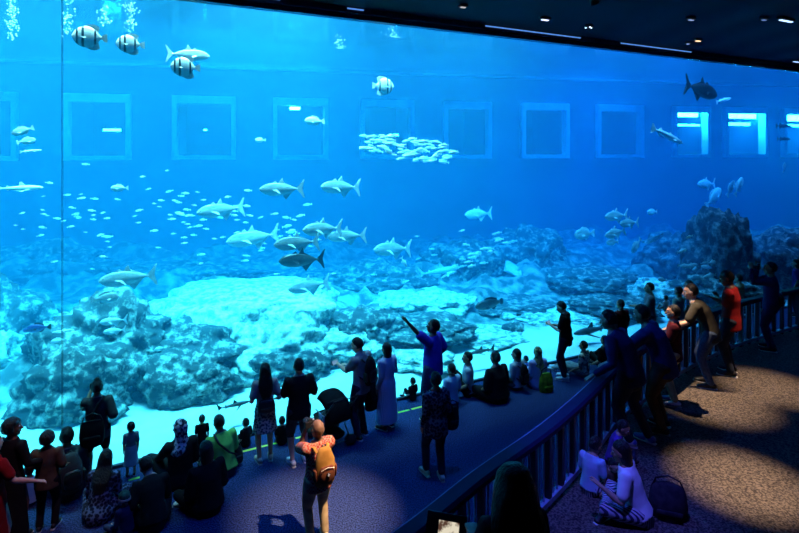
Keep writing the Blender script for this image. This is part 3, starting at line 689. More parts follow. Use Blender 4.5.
fish('grouper', 489, 304, 28, 1.3, -1, 'dark mottled grouper in mid water right of the pointing man', MOTTLE, FIND, pitch=-3)
fish('ray', 511, 271, 20, 5.5, -1, 'pale ray with raised wing above the dark grouper', PALE, cat='ray', roll=-30, pitch=8)
fish('shark', 482, 351, 24, .1, -1, 'small grey shark over the sand behind the seated row', SHARKG, FIND, cat='shark', roll=10)
fish('shark', 592, 330, 36, -.1, -1, 'grey shark over the sand behind the seated child in pattern', SHARKG, FIND, cat='shark')
fish('shark', 234, 405, 32, -.1, 1, 'grey shark resting on the sand near the standing woman', SHARKG, FIND, cat='shark', pitch=2)
fish('shark', 20, 188, 48, 2.5, 1, 'long pale shark seen thin at the left edge below the windows', PALE, cat='shark')
fish('shark', 440, 271, 40, 6.0, 1, 'hazy pale shark left of the raised-wing ray', PALE, cat='shark', pitch=3)
fish('snapper', 289, 310, 18, 3.0, -1, 'pale blunt fish below the cruising jacks', PALE)
fish('snapper', 313, 318, 9, 3.0, -1, 'small pale fish right of the blunt one below the jacks', PALE)
fish('jack', 404, 262, 10, 3.0, 1, 'small pale fish diving at the right of the cruising jacks', PALE, pitch=-60)
fish('snapper', 160, 349, 12, 2.2, -1, 'pale fish over the left reef mound', PALE)
fish('shark', 423, 316, 26, 3.5, -1, 'pale shark hovering just above the pointing hand', PALE, cat='shark', pitch=-8)
# small fish, one mesh each
def small_me():
    bm = fish_body([(.5, .01), (.42, .07), (.25, .12), (.02, .13), (-.2, .09), (-.34, .035), (-.38, .03)], .45, seg=8, sub=1)
    fin([(-.36, .03), (-.5, .12), (-.46, 0), (-.5, -.12), (-.36, -.03)], bm=bm); fin([(.12, .11), (0, .19), (-.2, .09)], bm=bm); fin([(0, -.11), (-.1, -.17), (-.2, -.08)], bm=bm)
    me = bpy.data.meshes.new('small_fish'); bm.to_mesh(me); bm.free(); me.materials.append(PALE); return me
SME = small_me()
def small(px, py, L, d, face, label, group, rg):
    o = bpy.data.objects.new('small_fish', SME); col.objects.link(o)
    Z = gl(glass_t(px), d).y
    for _ in range(6):
        X = (px - CX) * Z / F; dist = (Vector((X, Z, 0)) - GP).dot(GN); Z += (d - dist) / (GN.y + GN.x * (px - CX) / F)
    ang = math.atan2(GU.y, GU.x) + (0 if face > 0 else math.pi) + R(rg.uniform(-18, 18)); k = (px - CX) / F
    s = L / (max(.4, abs(math.cos(ang) - k * math.sin(ang))) * F / Z)
    o.location = P(px, py, Z); o.rotation_euler = (0, R(rg.uniform(-14, 14)), ang); o.scale = (s, s, s)
    tag(o, label, 'fish', group)
rg = random.Random(3)
for k in range(84):                                            # the dense school
    f = rg.random(); px = 362 + 94 * f; c = 143 + 11 * f; hw = 10.5 * (1 - abs(f - .5)) + 3
    small(px, c + rg.uniform(-hw, hw), rg.uniform(7.5, 10.5), 3.2 + rg.uniform(-.9, .9), -1, 'slim pale fish in the dense school under the fifth and sixth tank windows', 'dense school of pale fish', rg)
for k in range(70):                                            # swarm over the left reef
    px = rg.uniform(15, 205); py = rg.gauss(215, 24)
    small(px, py, rg.uniform(4, 8.5), rg.uniform(3.5, 6.5), rg.choice((-1, 1)), 'tiny pale fish in the loose swarm over the left reef', 'loose swarm over the left reef', rg)
for k in range(48):
    px = rg.uniform(160, 320); py = 205 + (px - 160) * .1 + rg.gauss(12, 17)
    small(px, py, rg.uniform(5, 10), rg.uniform(3.5, 6), rg.choice((-1, -1, 1)), 'small pale fish scattered among the cruising silver jacks', 'small fish among the jacks', rg)
for k in range(26):
    px = rg.uniform(452, 515); py = 262 - (px - 452) * .38 + rg.gauss(0, 7)
    small(px, py, rg.uniform(6, 10), rg.uniform(3.5, 6), -1, 'small pale fish in the slanting band above the dark grouper', 'slanting band of small fish', rg)
for k in range(36):
    px = rg.gauss(712, 24); py = 268 + (px - 700) * .03 + rg.gauss(0, 9)
    small(px, py, rg.uniform(6, 14), rg.uniform(1.0, 2.2), rg.choice((-1, 1)), 'small pale fish schooling at the foot of the coral pillar', 'school at the coral pillar', rg)
for k in range(22):
    px = rg.uniform(330, 480); py = rg.uniform(225, 300)
    small(px, py, rg.uniform(4, 7), rg.uniform(4, 8), rg.choice((-1, 1)), 'tiny pale fish spread out in the hazy middle of the tank', 'spread fish in mid tank', rg)
# bubble plumes
bub_m = mat('bubble', (.9, .97, 1), .1, spec=.8)
for k, (px, Z, y0, y1, n) in enumerate(((13, 11.5, -4, 40, 130), (68, 12, 0, 38, 60), (130, 12.5, 2, 32, 90), (104, 12.2, 4, 26, 50), (392, 15.5, 20, 38, 50), (340, 15, 34, 50, 30))):
    bm = NB()
    for i in range(n):
        p = P(px + rg.gauss(0, 3.2), rg.uniform(y0, y1), Z + rg.gauss(0, .1)); r = rg.uniform(.008, .022)
        g = bmesh.ops.create_icosphere(bm, subdivisions=1, radius=r, matrix=Matrix.Translation(p))
    o = link('bubbles', bm, bub_m); tag(o, ('rising column of bubbles at the top left corner', 'thin bubble column above the second window', 'rising bubbles beside the second spadefish', 'faint bubbles left of the second spadefish', 'bubbles under the header above the small spadefish', 'faint bubbles near the header')[k], 'bubbles', kind='stuff')
# ================================================================ PEOPLE
SKIN = {'light': mat('skin_light', (.62, .40, .29), .5, c2=(.52, .32, .23), scale=20), 'mid': mat('skin_mid', (.42, .25, .17), .5, c2=(.34, .2, .13), scale=20), 'dark': mat('skin_dark', (.20, .11, .07), .5, c2=(.15, .08, .05), scale=20)}
HAIRB = mat('hair_black', (.012, .010, .010), .45, spec=.4, c2=(.004, .004, .004), scale=70, stretch=(1, 1, .12), bump=.6)
HAIRBR = mat('hair_brown', (.018, .010, .008), .45, spec=.4, c2=(.012, .006, .004), scale=70, stretch=(1, 1, .12), bump=.6)
LIP = mat('lips', (.35, .13, .11), .4)
def eyem():
    m = bpy.data.materials.new('eye'); m.use_nodes = True; nt = m.node_tree; b = nt.nodes['Principled BSDF']; b.inputs['Roughness'].default_value = .1
    tc = nt.nodes.new('ShaderNodeTexCoord'); sp = nt.nodes.new('ShaderNodeSeparateXYZ'); nt.links.new(tc.outputs['Object'], sp.inputs[0])
    r = nt.nodes.new('ShaderNodeValToRGB'); r.color_ramp.interpolation = 'CONSTANT'; r.color_ramp.elements[0].color = (.8, .78, .75, 1); r.color_ramp.elements[1].color = (.03, .015, .01, 1); r.color_ramp.elements[1].position = .0105
    nt.links.new(sp.outputs['Y'], r.inputs['Fac']); nt.links.new(r.outputs['Color'], b.inputs['Base Color']); return m
EYE = eyem()
bm = NB(); ellipsoid(bm, (0, 0, 0), (.013, .013, .011), u=12, v=8); EYE_ME = bpy.data.meshes.new('eye'); bm.to_mesh(EYE_ME); bm.free(); EYE_ME.materials.append(EYE); EYE_ME.polygons.foreach_set('use_smooth', [True] * len(EYE_ME.polygons))
cl = lambda n, c, **k: mat('cloth_' + n, c, .85, spec=.15, **k)
BLACK = cl('black', (.012, .012, .014)); NAVY = cl('navy', (.02, .03, .11), c2=(.014, .02, .08)); GREY = cl('grey', (.25, .27, .3)); LGREY = cl('light_grey', (.5, .55, .6)); WHITE = cl('white', (.75, .76, .8), c2=(.6, .62, .68))
DGREY = cl('dark_grey', (.05, .055, .06)); DENIM = cl('denim', (.06, .10, .19), c2=(.035, .06, .12), scale=30); JEANB = cl('jean_dark', (.02, .028, .05)); KHAKI = cl('khaki', (.48, .36, .2), c2=(.3, .22, .12), scale=9)
RED = cl('red', (.28, .010, .014), c2=(.2, .007, .01)); MAROON = cl('maroon', (.10, .012, .02)); GREEN = cl('green', (.17, .52, .12), c2=(.11, .4, .08)); PURPLE = cl('purple_blue', (.07, .05, .55), c2=(.05, .035, .42)); OLIVE = cl('olive_grey', (.06, .058, .045), c2=(.04, .038, .03))
BROWN = cl('brown', (.10, .07, .045), c2=(.06, .04, .03)); TROU = cl('brown_trousers', (.07, .045, .03)); TEAL = cl('teal_white', (.4, .65, .62), c2=(.2, .4, .4)); LBLUE = cl('light_blue', (.35, .5, .68), c2=(.28, .42, .6)); LILAC = cl('lilac', (.42, .42, .75), c2=(.35, .35, .65)); CREAM = cl('cream', (.75, .68, .4)); ROBE = cl('robe', (.42, .50, .66), c2=(.3, .38, .52), kind='wave', scale=6, stretch=(3, 3, .3))
CHECK = cl('red_check', (.36, .2, .14), c2=(.36, .03, .02), kind='checker', scale=42); FLORAL = cl('dark_floral', (.12, .14, .18), c2=(.012, .012, .02), kind='voronoi', scale=26, contrast=.12, mid=.55); FLORALB = cl('blue_floral', (.10, .14, .28), c2=(.01, .012, .03), kind='voronoi', scale=26, contrast=.12, mid=.6); CAMO = cl('leaf_print', (.62, .68, .6), c2=(.06, .10, .07), scale=16, contrast=.05); SKIRTP = cl('floral_skirt', (.45, .42, .38), c2=(.05, .06, .08), kind='voronoi', scale=30, contrast=.15)
HIJP = cl('patterned_scarf', (.62, .66, .7), c2=(.02, .03, .05), scale=24, contrast=.06); HIJG = cl('green_scarf', (.45, .5, .2), c2=(.08, .12, .07), scale=16, contrast=.08); STRIPE = cl('striped', (.45, .45, .55), c2=(.03, .035, .08), kind='wave', scale=14); CAPM = cl('cap', (.05, .16, .10), c2=(.02, .06, .05), scale=40); BAND = cl('cap_band', (.7, .66, .5))
SHOEB = mat('shoe_black', (.015, .015, .018), .5); SHOEW = mat('shoe_white', (.7, .72, .78), .5); SHOEBL = mat('shoe_blue', (.08, .12, .45), .5, c2=(.6, .6, .65), scale=9, contrast=.05); SHOEP = mat('shoe_pale', (.62, .5, .38), .5); LEATH = mat('leather_black', (.015, .015, .018), .4, spec=.4); SOLE = mat('sole', (.6, .6, .62), .6)
def remesh(name, bm, vox, m, parent, sm=4, mats=None, dec=None):
    me = bpy.data.meshes.new('tmp'); bm.to_mesh(me); bm.free()
    o = bpy.data.objects.new('tmp', me); col.objects.link(o)
    r = o.modifiers.new('r', 'REMESH'); r.mode = 'VOXEL'; r.voxel_size = vox; r.use_smooth_shade = True
    s = o.modifiers.new('s', 'SMOOTH'); s.iterations = sm; s.factor = .5
    dg = bpy.context.evaluated_depsgraph_get(); dg.update()
    me2 = bpy.data.meshes.new_from_object(o.evaluated_get(dg)); me2.name = name
    bpy.data.objects.remove(o); bpy.data.meshes.remove(me)
    return me2
def ik(S, T, l1, l2, hint):
    d = T - S; L = d.length
    if L > (l1 + l2) * .998: T = S + d * ((l1 + l2) * .998 / L); d = T - S; L = d.length
    L = max(L, abs(l1 - l2) * 1.05 + 1e-4)
    dn = d.normalized(); a = (l1 * l1 - l2 * l2 + L * L) / (2 * L); h = math.sqrt(max(0, l1 * l1 - a * a))
    n = hint - dn * hint.dot(dn)
    if n.length < 1e-4: n = Vector((0, -1, 0))
    return S + dn * a + n.normalized() * h, T
V = Vector
def person(label, loc, face, H, pose='stand', lean=0, lean2=None, twist=0, head=(0, 0), L=None, Rr=None, Lw=None, Rw=None, curl=.5, skin='mid', hair='short', hairm=None, top=(BLACK, .5, .10), bottom=('trousers', JEANB, 1.0), shoes=SHOEB, w=1.0, belly=0.0, sx=0.0, legs=None, extra=None, hat=None, group='visitors', fem=False, bare=False, hw=1.0):
    loc = V(loc); hs = 1 + max(0, 1.45 - H) * .5
    s = H / (1.75 + .25 * (hs - 1)); kid = H < 1.2
    root_M = Matrix.Translation(loc) @ Matrix.Rotation(R(face), 4, 'Z'); inv = root_M.inverted()
    loc_of = lambda p: (inv @ V(p)) / s
    sit = pose.startswith('sit') or pose == 'kneel'
    hz = {'stand': .905, 'lean': .885, 'sit_cross': .125, 'sit_knees': .125, 'sit_side': .125, 'kneel': .36}[pose]
    a0, a1 = R(lean), R(lean if lean2 is None else lean2)
    hip0 = V((0, -math.sin(a0) * .1 if not sit else 0, hz))
    def frame(u):
        a = a0 + (a1 - a0) * min(1, max(0, u / .5)); tw = R(twist) * min(1, max(0, u / .5))
        up = V((R(sx), math.sin(a), math.cos(a))).normalized(); fw = V((0, math.cos(a), -math.sin(a))); rt = fw.cross(up).normalized(); fw = up.cross(rt)
        return up, rt * math.cos(tw) + fw * math.sin(tw) * -1, fw * math.cos(tw) + rt * math.sin(tw)
    def pos(u):
        p = hip0.copy(); n = max(1, int(abs(u) / .02)); 
        for i in range(n): p += frame(u * (i + .5) / n)[0] * (u / n)
        return p
    sw = (.92 if fem else 1.0) * (1 + .5 * (w - 1)); 
    LV = [(-.10, .125 * w, .10 * w), (0, (.172 if fem else .162) * w, .118 * w + belly * .4), (.10, (.14 if fem else .150) * w, .106 * w + belly), (.22, .140 * w, .105 * w + belly * .8), (.34, .160 * sw, .112 * w), (.44, .165 * sw, .098), (.505, .105 * sw, .075)]
    hd_up, hd_r, hd_f = frame(.5)
    ah = a1 * .35 - R(head[1]); yaw = R(head[0])
    hup = V((0, math.sin(ah), math.cos(ah))); hf0 = V((0, math.cos(ah), -math.sin(ah)))
    tw = R(twist) + 0
    Mh = Matrix.Rotation(yaw - tw, 3, 'Z')
    hup, hf = Mh @ hup, Mh @ hf0; hr = hf.cross(hup).normalized()
    nk = pos(.53); hc = nk + hup * (.15 + .045 * (hs - 1)) + hf * .018
    HM = Matrix((hr, hf, hup)).transposed(); HT = Matrix.Translation(hc) @ HM.to_4x4() @ Matrix.Scale(hs * 1.05, 4)
    # limbs
    J = {}
    for sd, nm, tg, tw_ in ((1, 'R', Rr, Rw), (-1, 'L', L, Lw)):
        up, rt, fw = frame(.46); S = pos(.46) + rt * (sd * .172 * sw)
        hint = V((sd * .22, -.6, -.9))
        if tw_ is not None: T = loc_of(tw_)
        elif tg is not None: T = V(tg) + V((0, hip0.y, 0)); hint = V((sd * .30, -.25, -.9))
        else: T = S + V((sd * .05, .06 + (.0 if not sit else .16), -.515 if not sit else -.42))
        E, T = ik(S, T, .285, .255, hint); J[nm] = (S, E, T)
        Hh = pos(0) + V((sd * .09 * w, 0, -.01)); khint = V((sd * .12, 1, .1))
        ft = None
        if legs: ft = V(legs[0 if sd < 0 else 1])
        elif pose in ('stand', 'lean'): ft = V((sd * .105 * w, .02 * sd, .085))
        elif pose == 'sit_knees': ft = V((sd * .13, .52, .075)); khint = V((sd * .25, .2, 1))
        elif pose == 'sit_cross': ft = V((-sd * .13, .36, .075)); khint = V((sd * 1, .45, .28))
        elif pose == 'sit_side': ft = V((sd * .1 - .1, .80, .075)); khint = V((sd * .2, 0, 1))
        elif pose == 'kneel': ft = V((sd * .10, -.28, .06)); khint = V((sd * .1, 1, -.25))
        if legs and sit: khint = V((sd * .3, .2, 1))
        K, A = ik(Hh, ft, .43, .41, khint)
        fd = (V((sd * .15, 1, 0)) if pose != 'sit_cross' else V((-sd * .8, .5, 0))).normalized()
        if pose == 'kneel': fd = V((0, -1, -.1)).normalized()
        J['l' + nm] = (Hh, K, A, fd)
    # ---- body
    bm = NB(); X = V((1, 0, 0))
    tube(bm, [pos(u) for u, a, b_ in LV], [(a, b_) for u, a, b_ in LV], side=frame(.3)[1], seg=18)
    tube(bm, [pos(.47), nk, nk + hup * .07], [(.075, .065), (.056, .056), (.052, .055)], seg=12)
    for sd, nm in ((1, 'R'), (-1, 'L')):
        S, E, T = J[nm]; up, rt, fw = frame(.46)
        tube(bm, [pos(.45) + rt * sd * .05, S, S.lerp(E, .25), S.lerp(E, .55), E, E.lerp(T, .25), E.lerp(T, .6), T], [.07, .060, .053 * w, .047 * w, .038, .042, .034, (.030, .024)], seg=12)
        d = (T - E).normalized()
        wd = V((0, 1, 0)) if abs(d.z) > .7 else d.cross(V((0, 0, 1)))
        wd = (wd - d * wd.dot(d)).normalized(); n = d.cross(wd)
        if n.x * sd > 0 and abs(d.z) > .7: n = -n
        if abs(d.z) <= .7 and n.z > 0: n = -n
        tube(bm, [T - d * .02, T + d * .03, T + d * .085], [(.028, .020), (.040, .018), (.044, .014)], side=wd, seg=12)
        thumb_s = 1 if wd.y > .3 or wd.dot(V((-sd, 0, 0))) > 0 else -1
        for k, (o_, ln) in enumerate(((-.036, .058), (-.0125, .074), (.0125, .080), (.036, .070))):
            b0 = T + d * .085 + wd * (o_ * thumb_s); sp = (d + wd * (o_ * thumb_s * 3.2)).normalized()
            q1 = b0 + sp * ln * .5; sp2 = (sp * math.cos(curl) + n * math.sin(curl)).normalized(); q2 = q1 + sp2 * ln * .32; sp3 = (sp * math.cos(curl * 1.9) + n * math.sin(curl * 1.9)).normalized()
            tube(bm, [b0 - sp * .02, b0, q1, q2, q2 + sp3 * ln * .25], [.0095, .0095, .009, .0085, .0075], seg=8)
        tb = T + d * .02 + wd * thumb_s * .026; td = (d * .65 + wd * thumb_s * .8 + n * .25).normalized(); td2 = (td + d * .5 + n * .2).normalized()
        tube(bm, [tb - td * .01, tb + td * .032, tb + td * .032 + td2 * .03], [.0125, .011, .009], seg=8)
        Hh, K, A, fd = J['l' + nm]
        tube(bm, [pos(0) + V((sd * .05, 0, 0)), Hh, Hh.lerp(K, .3), Hh.lerp(K, .7), K, K.lerp(A, .28), K.lerp(A, .65), A], [.10 * w, .092 * w, .084 * w, .066 * w, .053, .056, .042, .035], seg=14)
        sdv = fd.cross(V((0, 0, 1)))
        tube(bm, [A - fd * .045 + V((0, 0, -.035)), A + fd * .03 + V((0, 0, -.035)), A + fd * .11 + V((0, 0, -.05)), A + fd * .165 + V((0, 0, -.055))], [(.032, .034), (.036, .04), (.043, .026), (.036, .018)], side=sdv, seg=12)
    hb = NB()
    ellipsoid(hb, (0, -.008, .012), (.076, .096, .108), u=20, v=14); ellipsoid(hb, (0, .022, -.055), (.058, .066, .062)); ellipsoid(hb, (0, .066, -.098), (.024, .022, .017))
    tube(hb, [(0, .078, .03), (0, .098, -.012), (0, .112, -.03)], [.010, .014, .015], seg=8); ellipsoid(hb, (0, .076, .040), (.056, .018, .014))
    ellipsoid(hb, (0, .083, -.060), (.026, .014, .016)); 
    for sd in (1, -1): ellipsoid(hb, (sd * .078, -.004, -.002), (.012, .024, .034)); ellipsoid(hb, (sd * .04, .062, -.022), (.024, .022, .02))
    hb.transform(HT); hm = bpy.data.meshes.new('h'); hb.to_mesh(hm); hb.free(); bm.from_mesh(hm); bpy.data.meshes.remove(hm)
    me = remesh('person', bm, .0105, None, None, 3)
    me.transform(Matrix.Scale(s, 4))
    root = link_me('person', me, SKIN[skin]); root.matrix_world = root_M
    tag(root, label, 'person', group)
    Sc = Matrix.Scale(s, 4)
    def child(name, bmx, m, vox=.016, sm=4, lab=None):
        if vox: mm = remesh(name, bmx, vox, None, None, sm)
        else: mm = bpy.data.meshes.new(name); bmx.to_mesh(mm); bmx.free()
        mm.transform(Sc); o = link_me(name, mm, m, root)
        if lab: o['label'] = lab
        return o
    # ---- face
    for sd in (1, -1):
        e = bpy.data.objects.new('eye', EYE_ME); col.objects.link(e); e.parent = root
        e.matrix_local = Sc @ HT @ Matrix.Translation((sd * .033, .0765, .016))
    lb = NB(); tube(lb, [(-.022, .090, -.062), (0, .0975, -.060), (.022, .090, -.062)], [.004, .0065, .004], seg=8); lb.transform(HT); child('mouth', lb, LIP, None)
    # ---- hair
    hm_ = hairm or HAIRB
    if hair != 'bald':
        b2 = NB(); rr = {'afro': (.112, .122, .122), 'short': (.084, .104, .114), 'crop': (.0795, .0995, .1115)}.get(hair, (.088, .106, .116))
        c0 = (0, -.016, .018)
        vs = ellipsoid(b2, c0, rr, u=24, v=16)
        for v in vs:
            x, y, z = v.co
            if hair == 'hijab':
                if y > .03 and abs(x) < .062 and -.10 < z < .07: v.co = V((x * .8, y * .72, z))
            else:
                if y > .035 and z < .062: v.co = V((x * .8, .01 + (y - .035) * .4, z * .9))
                elif z < -.05: v.co = V((x * .82, y * .86, -.05 + (z + .05) * .5))
            v.co += v.co.normalized() * (.005 * noise.noise(v.co * 60))
        b2.transform(HT)
        bk = pos(.30) - frame(.3)[2] * .115; bk2 = pos(.40) - frame(.4)[2] * .125; bk3 = pos(.2) - frame(.2)[2] * .12
        tp = HT @ V((0, -.085, .02)); tp2 = HT @ V((0, -.075, -.08))
        if hair == 'long': tube(b2, [HT @ V((0, -.025, .06)), HT @ V((0, -.045, .0)), HT @ V((0, -.05, -.09)), pos(.46) - frame(.45)[2] * .085, pos(.36) - frame(.36)[2] * .105, pos(.24) - frame(.2)[2] * .105], [(.085 * hw, .075 * hw), (.100 * hw, .075 * hw), (.112 * hw, .066 * hw), (.13 * hw, .05 * hw), (.12 * hw, .042), (.075 * hw, .022)], side=hr, seg=16)
        elif hair == 'bob': tube(b2, [HT @ V((0, -.03, .05)), HT @ V((0, -.04, -.04)), HT @ V((0, -.045, -.12))], [(.085, .085), (.095, .08), (.085, .065)], side=hr, seg=16)
        elif hair == 'bun': ellipsoid(b2, HT @ V((0, -.09, .085)), (.05, .05, .045))
        elif hair == 'topbun': ellipsoid(b2, HT @ V((0, -.02, .135)), (.045, .045, .035))
        elif hair == 'pony': tube(b2, [HT @ V((0, -.09, .06)), HT @ V((0, -.15, .04)), HT @ V((0, -.15, -.09))], [.03, .032, .015], side=hr, seg=10)
        elif hair == 'hijab':
            tube(b2, [HT @ V((0, -.03, -.03)), HT @ V((0, -.03, -.11)), pos(.50), pos(.42), pos(.30)], [(.085, .085), (.085, .085), (.12, .105), (.18 * sw, .125), (.15 * sw, .13)], side=hr, seg=18)
        child('headscarf' if hair == 'hijab' else 'hair', b2, hm_, .011, 2)
    if hat:
        b2 = NB(); ellipsoid(b2, (0, -.01, .045), (.094, .112, .098), u=20, v=12)
        if hat == 'cap': tube(b2, [(0, .05, .055), (0, .19, .04)], [(.075, .012), (.06, .008)], seg=12)
        b2.transform(HT); child('cap', b2, CAPM if hat != 'cap' else BLACK, .012, 2)
        if hat == 'beanie':
            b2 = NB(); tube(b2, [(0, -.012, -.02), (0, -.012, .025)], [(.098, .116), (.098, .116)], side=X, seg=20, flat=True); b2.transform(HT); child('cap_band', b2, BAND, .012, 1)
    # ---- clothes
    G = .014
    if top:
        tm, sl, hem = top[0], top[1], top[2]; nm_ = top[3] if len(top) > 3 else 'shirt'
        b2 = NB(); lv = [(u, a + G * 1.2, c + G * 1.2) for u, a, c in LV if u > -.05]
        h0 = -hem if not sit else -.04
        tube(b2, [pos(h0)] + [pos(u) for u, a, c in lv] + [pos(.515), pos(.54)], [(LV[1][1] + G * 1.7, LV[1][2] + G * 1.7)] + [(a, c) for u, a, c in lv] + [(.115, .095), (.078, .076)], side=frame(.3)[1], seg=20, flat=True)
        for sd, nm in ((1, 'R'), (-1, 'L')):
            S, E, T = J[nm]; up, rt, fw = frame(.46); p0 = pos(.45) + rt * sd * .06
            if sl <= 0: pts = [p0, S]; rd = [.088, .076]
            elif sl < .9: q = S.lerp(E, min(1, sl * 1.35)); pts = [p0, S, S.lerp(q, .5), q]; rd = [.09, .088, .074 * w, .072 * w]
            else: pts = [p0, S, S.lerp(E, .5), E, E.lerp(T, .5), E.lerp(T, .93)]; rd = [.09, .086, .066 * w, .056, .052, .044]
            tube(b2, pts, rd, seg=12); ellipsoid(b2, S - up * .01, (.080, .080, .080))
        child(nm_, b2, tm, .0155, 3)
    if bottom:
        kind, bmn, ln = bottom; b2 = NB()
        wl = pos(.12); wr = (LV[2][1] + G * .8, LV[2][2] + G * .8)
        if kind in ('trousers', 'shorts'):
            tube(b2, [wl, pos(0), pos(-.10)], [wr, (LV[1][1] + G, LV[1][2] + G), (LV[0][1] + G, LV[0][2] + G)], seg=18)
            for sd, nm in ((1, 'R'), (-1, 'L')):
                Hh, K, A, fd = J['l' + nm]; f1 = min(1, ln * 2); pts = [pos(0) + V((sd * .05, 0, 0)), Hh, Hh.lerp(K, .3 * f1), Hh.lerp(K, .7 * f1), Hh.lerp(K, f1)]; rd = [.11 * w, .106 * w, .097 * w, .082 * w, .074]
                if ln > .5: f2 = (ln - .5) * 2; pts += [K.lerp(A, .35 * f2), K.lerp(A, .7 * f2), K.lerp(A, f2 * .97)]; rd += [.070, .062, .060]
                tube(b2, pts, rd, seg=14)
            child(kind, b2, bmn, .0165, 3)
        else:                                                        # skirt / dress / robe
            if not sit:
                z1 = hip0.z * (1 - ln) + .03; p1 = V((hip0.x, hip0.y * .4, z1)); p0 = pos(0)
                tube(b2, [pos(.14), pos(0), p0.lerp(p1, .35), p0.lerp(p1, .7), p1], [wr, (LV[1][1] + .02, LV[1][2] + .025), (.195 * w, .155 * w), (.215 * w, .18 * w), (.23 * w, .20 * w)], seg=20, flat=True)
            else:
                tube(b2, [wl, pos(0), pos(-.05)], [wr, (.2, .16), (.2, .17)], seg=18)
                for nm in 'RL':
                    Hh, K, A, fd = J['l' + nm]; tube(b2, [Hh, K, K.lerp(A, ln)], [.125, .105, .10], seg=14)
                K = (J['lR'][1] + J['lL'][1]) / 2; tube(b2, [pos(-.02), K.lerp(pos(0), .4), K], [(.2, .11), (.2, .10), (.12, .07)], seg=16)
            child(kind, b2, bmn, .0165, 4)
    if shoes and not bare:
        for sd, nm in ((1, 'R'), (-1, 'L')):
            Hh, K, A, fd = J['l' + nm]; sdv = fd.cross(V((0, 0, 1))); b2 = NB()
            tube(b2, [A - fd * .05 + V((0, 0, -.03)), A + fd * .03 + V((0, 0, -.028)), A + fd * .11 + V((0, 0, -.046)), A + fd * .175 + V((0, 0, -.052))], [(.042, .046), (.045, .05), (.050, .034), (.042, .026)], side=sdv, seg=12)
            o = child('shoe', b2, shoes, .012, 2)
            b3 = NB(); tube(b3, [A - fd * .085 + V((0, 0, -.078)), A + fd * .04 + V((0, 0, -.078)), A + fd * .12 + V((0, 0, -.078)), A + fd * .20 + V((0, 0, -.076))], [(.034, .010), (.042, .010), (.048, .010), (.032, .009)], side=sdv, seg=12)
            b3.transform(Sc); mm = bpy.data.meshes.new('sole'); b3.to_mesh(mm); b3.free(); link_me('sole', mm, SOLE, o)
    W = lambda p: root_M @ (V(p) * s)
    Fr = frame(.3)
    return {'root': root, 's': s, 'W': W, 'R': W(J['R'][2]), 'L': W(J['L'][2]), 'back': W(pos(.30) - Fr[2] * (.125 * w + .01)), 'M': (root_M.to_3x3() @ Matrix((Fr[1], Fr[2], Fr[0])).transposed()), 'pos': pos, 'frame': frame, 'J': J, 'HT': HT, 'RM': root_M, 'w': w}

# ---------------------------------------------------------------- things people carry
def backpack(p, m, label, size=1.0, m2=None, badge=False):
    m2 = m2 or LEATH; M = p['M']; s = p['s'] * size; c = p['back'] - M @ V((0, .085 * s, .02))
    root = empty('backpack', c); root.rotation_euler = M.to_euler(); tag(root, label, 'backpack')
    bm = NB(); tube(bm, [(0, 0, -.22 * s), (0, -.005, -.1 * s), (0, -.005, .1 * s), (0, .01, .22 * s)], [(.15 * s, .085 * s), (.16 * s, .09 * s), (.15 * s, .085 * s), (.105 * s, .06 * s)], seg=20); link('bag_body', bm, m, root)
    bm = NB(); tube(bm, [(0, -.085 * s, -.17 * s), (0, -.09 * s, -.07 * s), (0, -.08 * s, .02 * s)], [(.11 * s, .035 * s), (.12 * s, .045 * s), (.10 * s, .03 * s)], seg=16); fp = link('front_pocket', bm, m2, root)
    bm = NB(); tube(bm, [(-.10 * s, -.118 * s, .01 * s), (0, -.125 * s, .035 * s), (.10 * s, -.118 * s, .01 * s)], [.006 * s] * 3, seg=6); link('zip', bm, BAND if badge else LEATH, fp)
    bm = NB(); tube(bm, [(-.03 * s, .03 * s, .25 * s), (-.025 * s, .03 * s, .295 * s), (.025 * s, .03 * s, .295 * s), (.03 * s, .03 * s, .25 * s)], [.009 * s] * 4, seg=6); link('carry_handle', bm, LEATH, root)
    for sd in (1, -1):
        bm = NB(); W_ = p['w']; r = .21
        tube(bm, [(sd * .09 * s, .07 * s, .18 * s), (sd * .11 * s, .14 * s, .235 * s), (sd * .115 * s, .235 * s, .20 * s), (sd * .125 * s, .29 * s, .08 * s), (sd * .14 * s, .26 * s, -.05 * s), (sd * .15 * s, .14 * s, -.13 * s), (sd * .12 * s, .05 * s, -.17 * s)], [(.024 * s, .007 * s)] * 7, side=V((1, 0, 0)), seg=8); link('shoulder_strap', bm, m, root)
        bm = NB(); tube(bm, [(sd * .155 * s, 0, -.16 * s), (sd * .16 * s, 0, -.02 * s)], [(.02 * s, .06 * s), (.022 * s, .065 * s)], seg=10); link('side_pocket', bm, m2, root)
    if badge:
        bm = NB(); tube(bm, [(0, -.135 * s, -.06 * s), (0, -.143 * s, -.06 * s)], [.03 * s, .03 * s], side=V((1, 0, 0)), seg=20, flat=True); link('badge_disc', bm, SHOEB, fp)
        bm = NB(); tube(bm, [(0, -.142 * s, -.06 * s), (0, -.147 * s, -.06 * s)], [.022 * s, .022 * s], side=V((1, 0, 0)), seg=4, flat=True); link('badge_diamond', bm, SHOEW, fp, smooth=False)
    return root
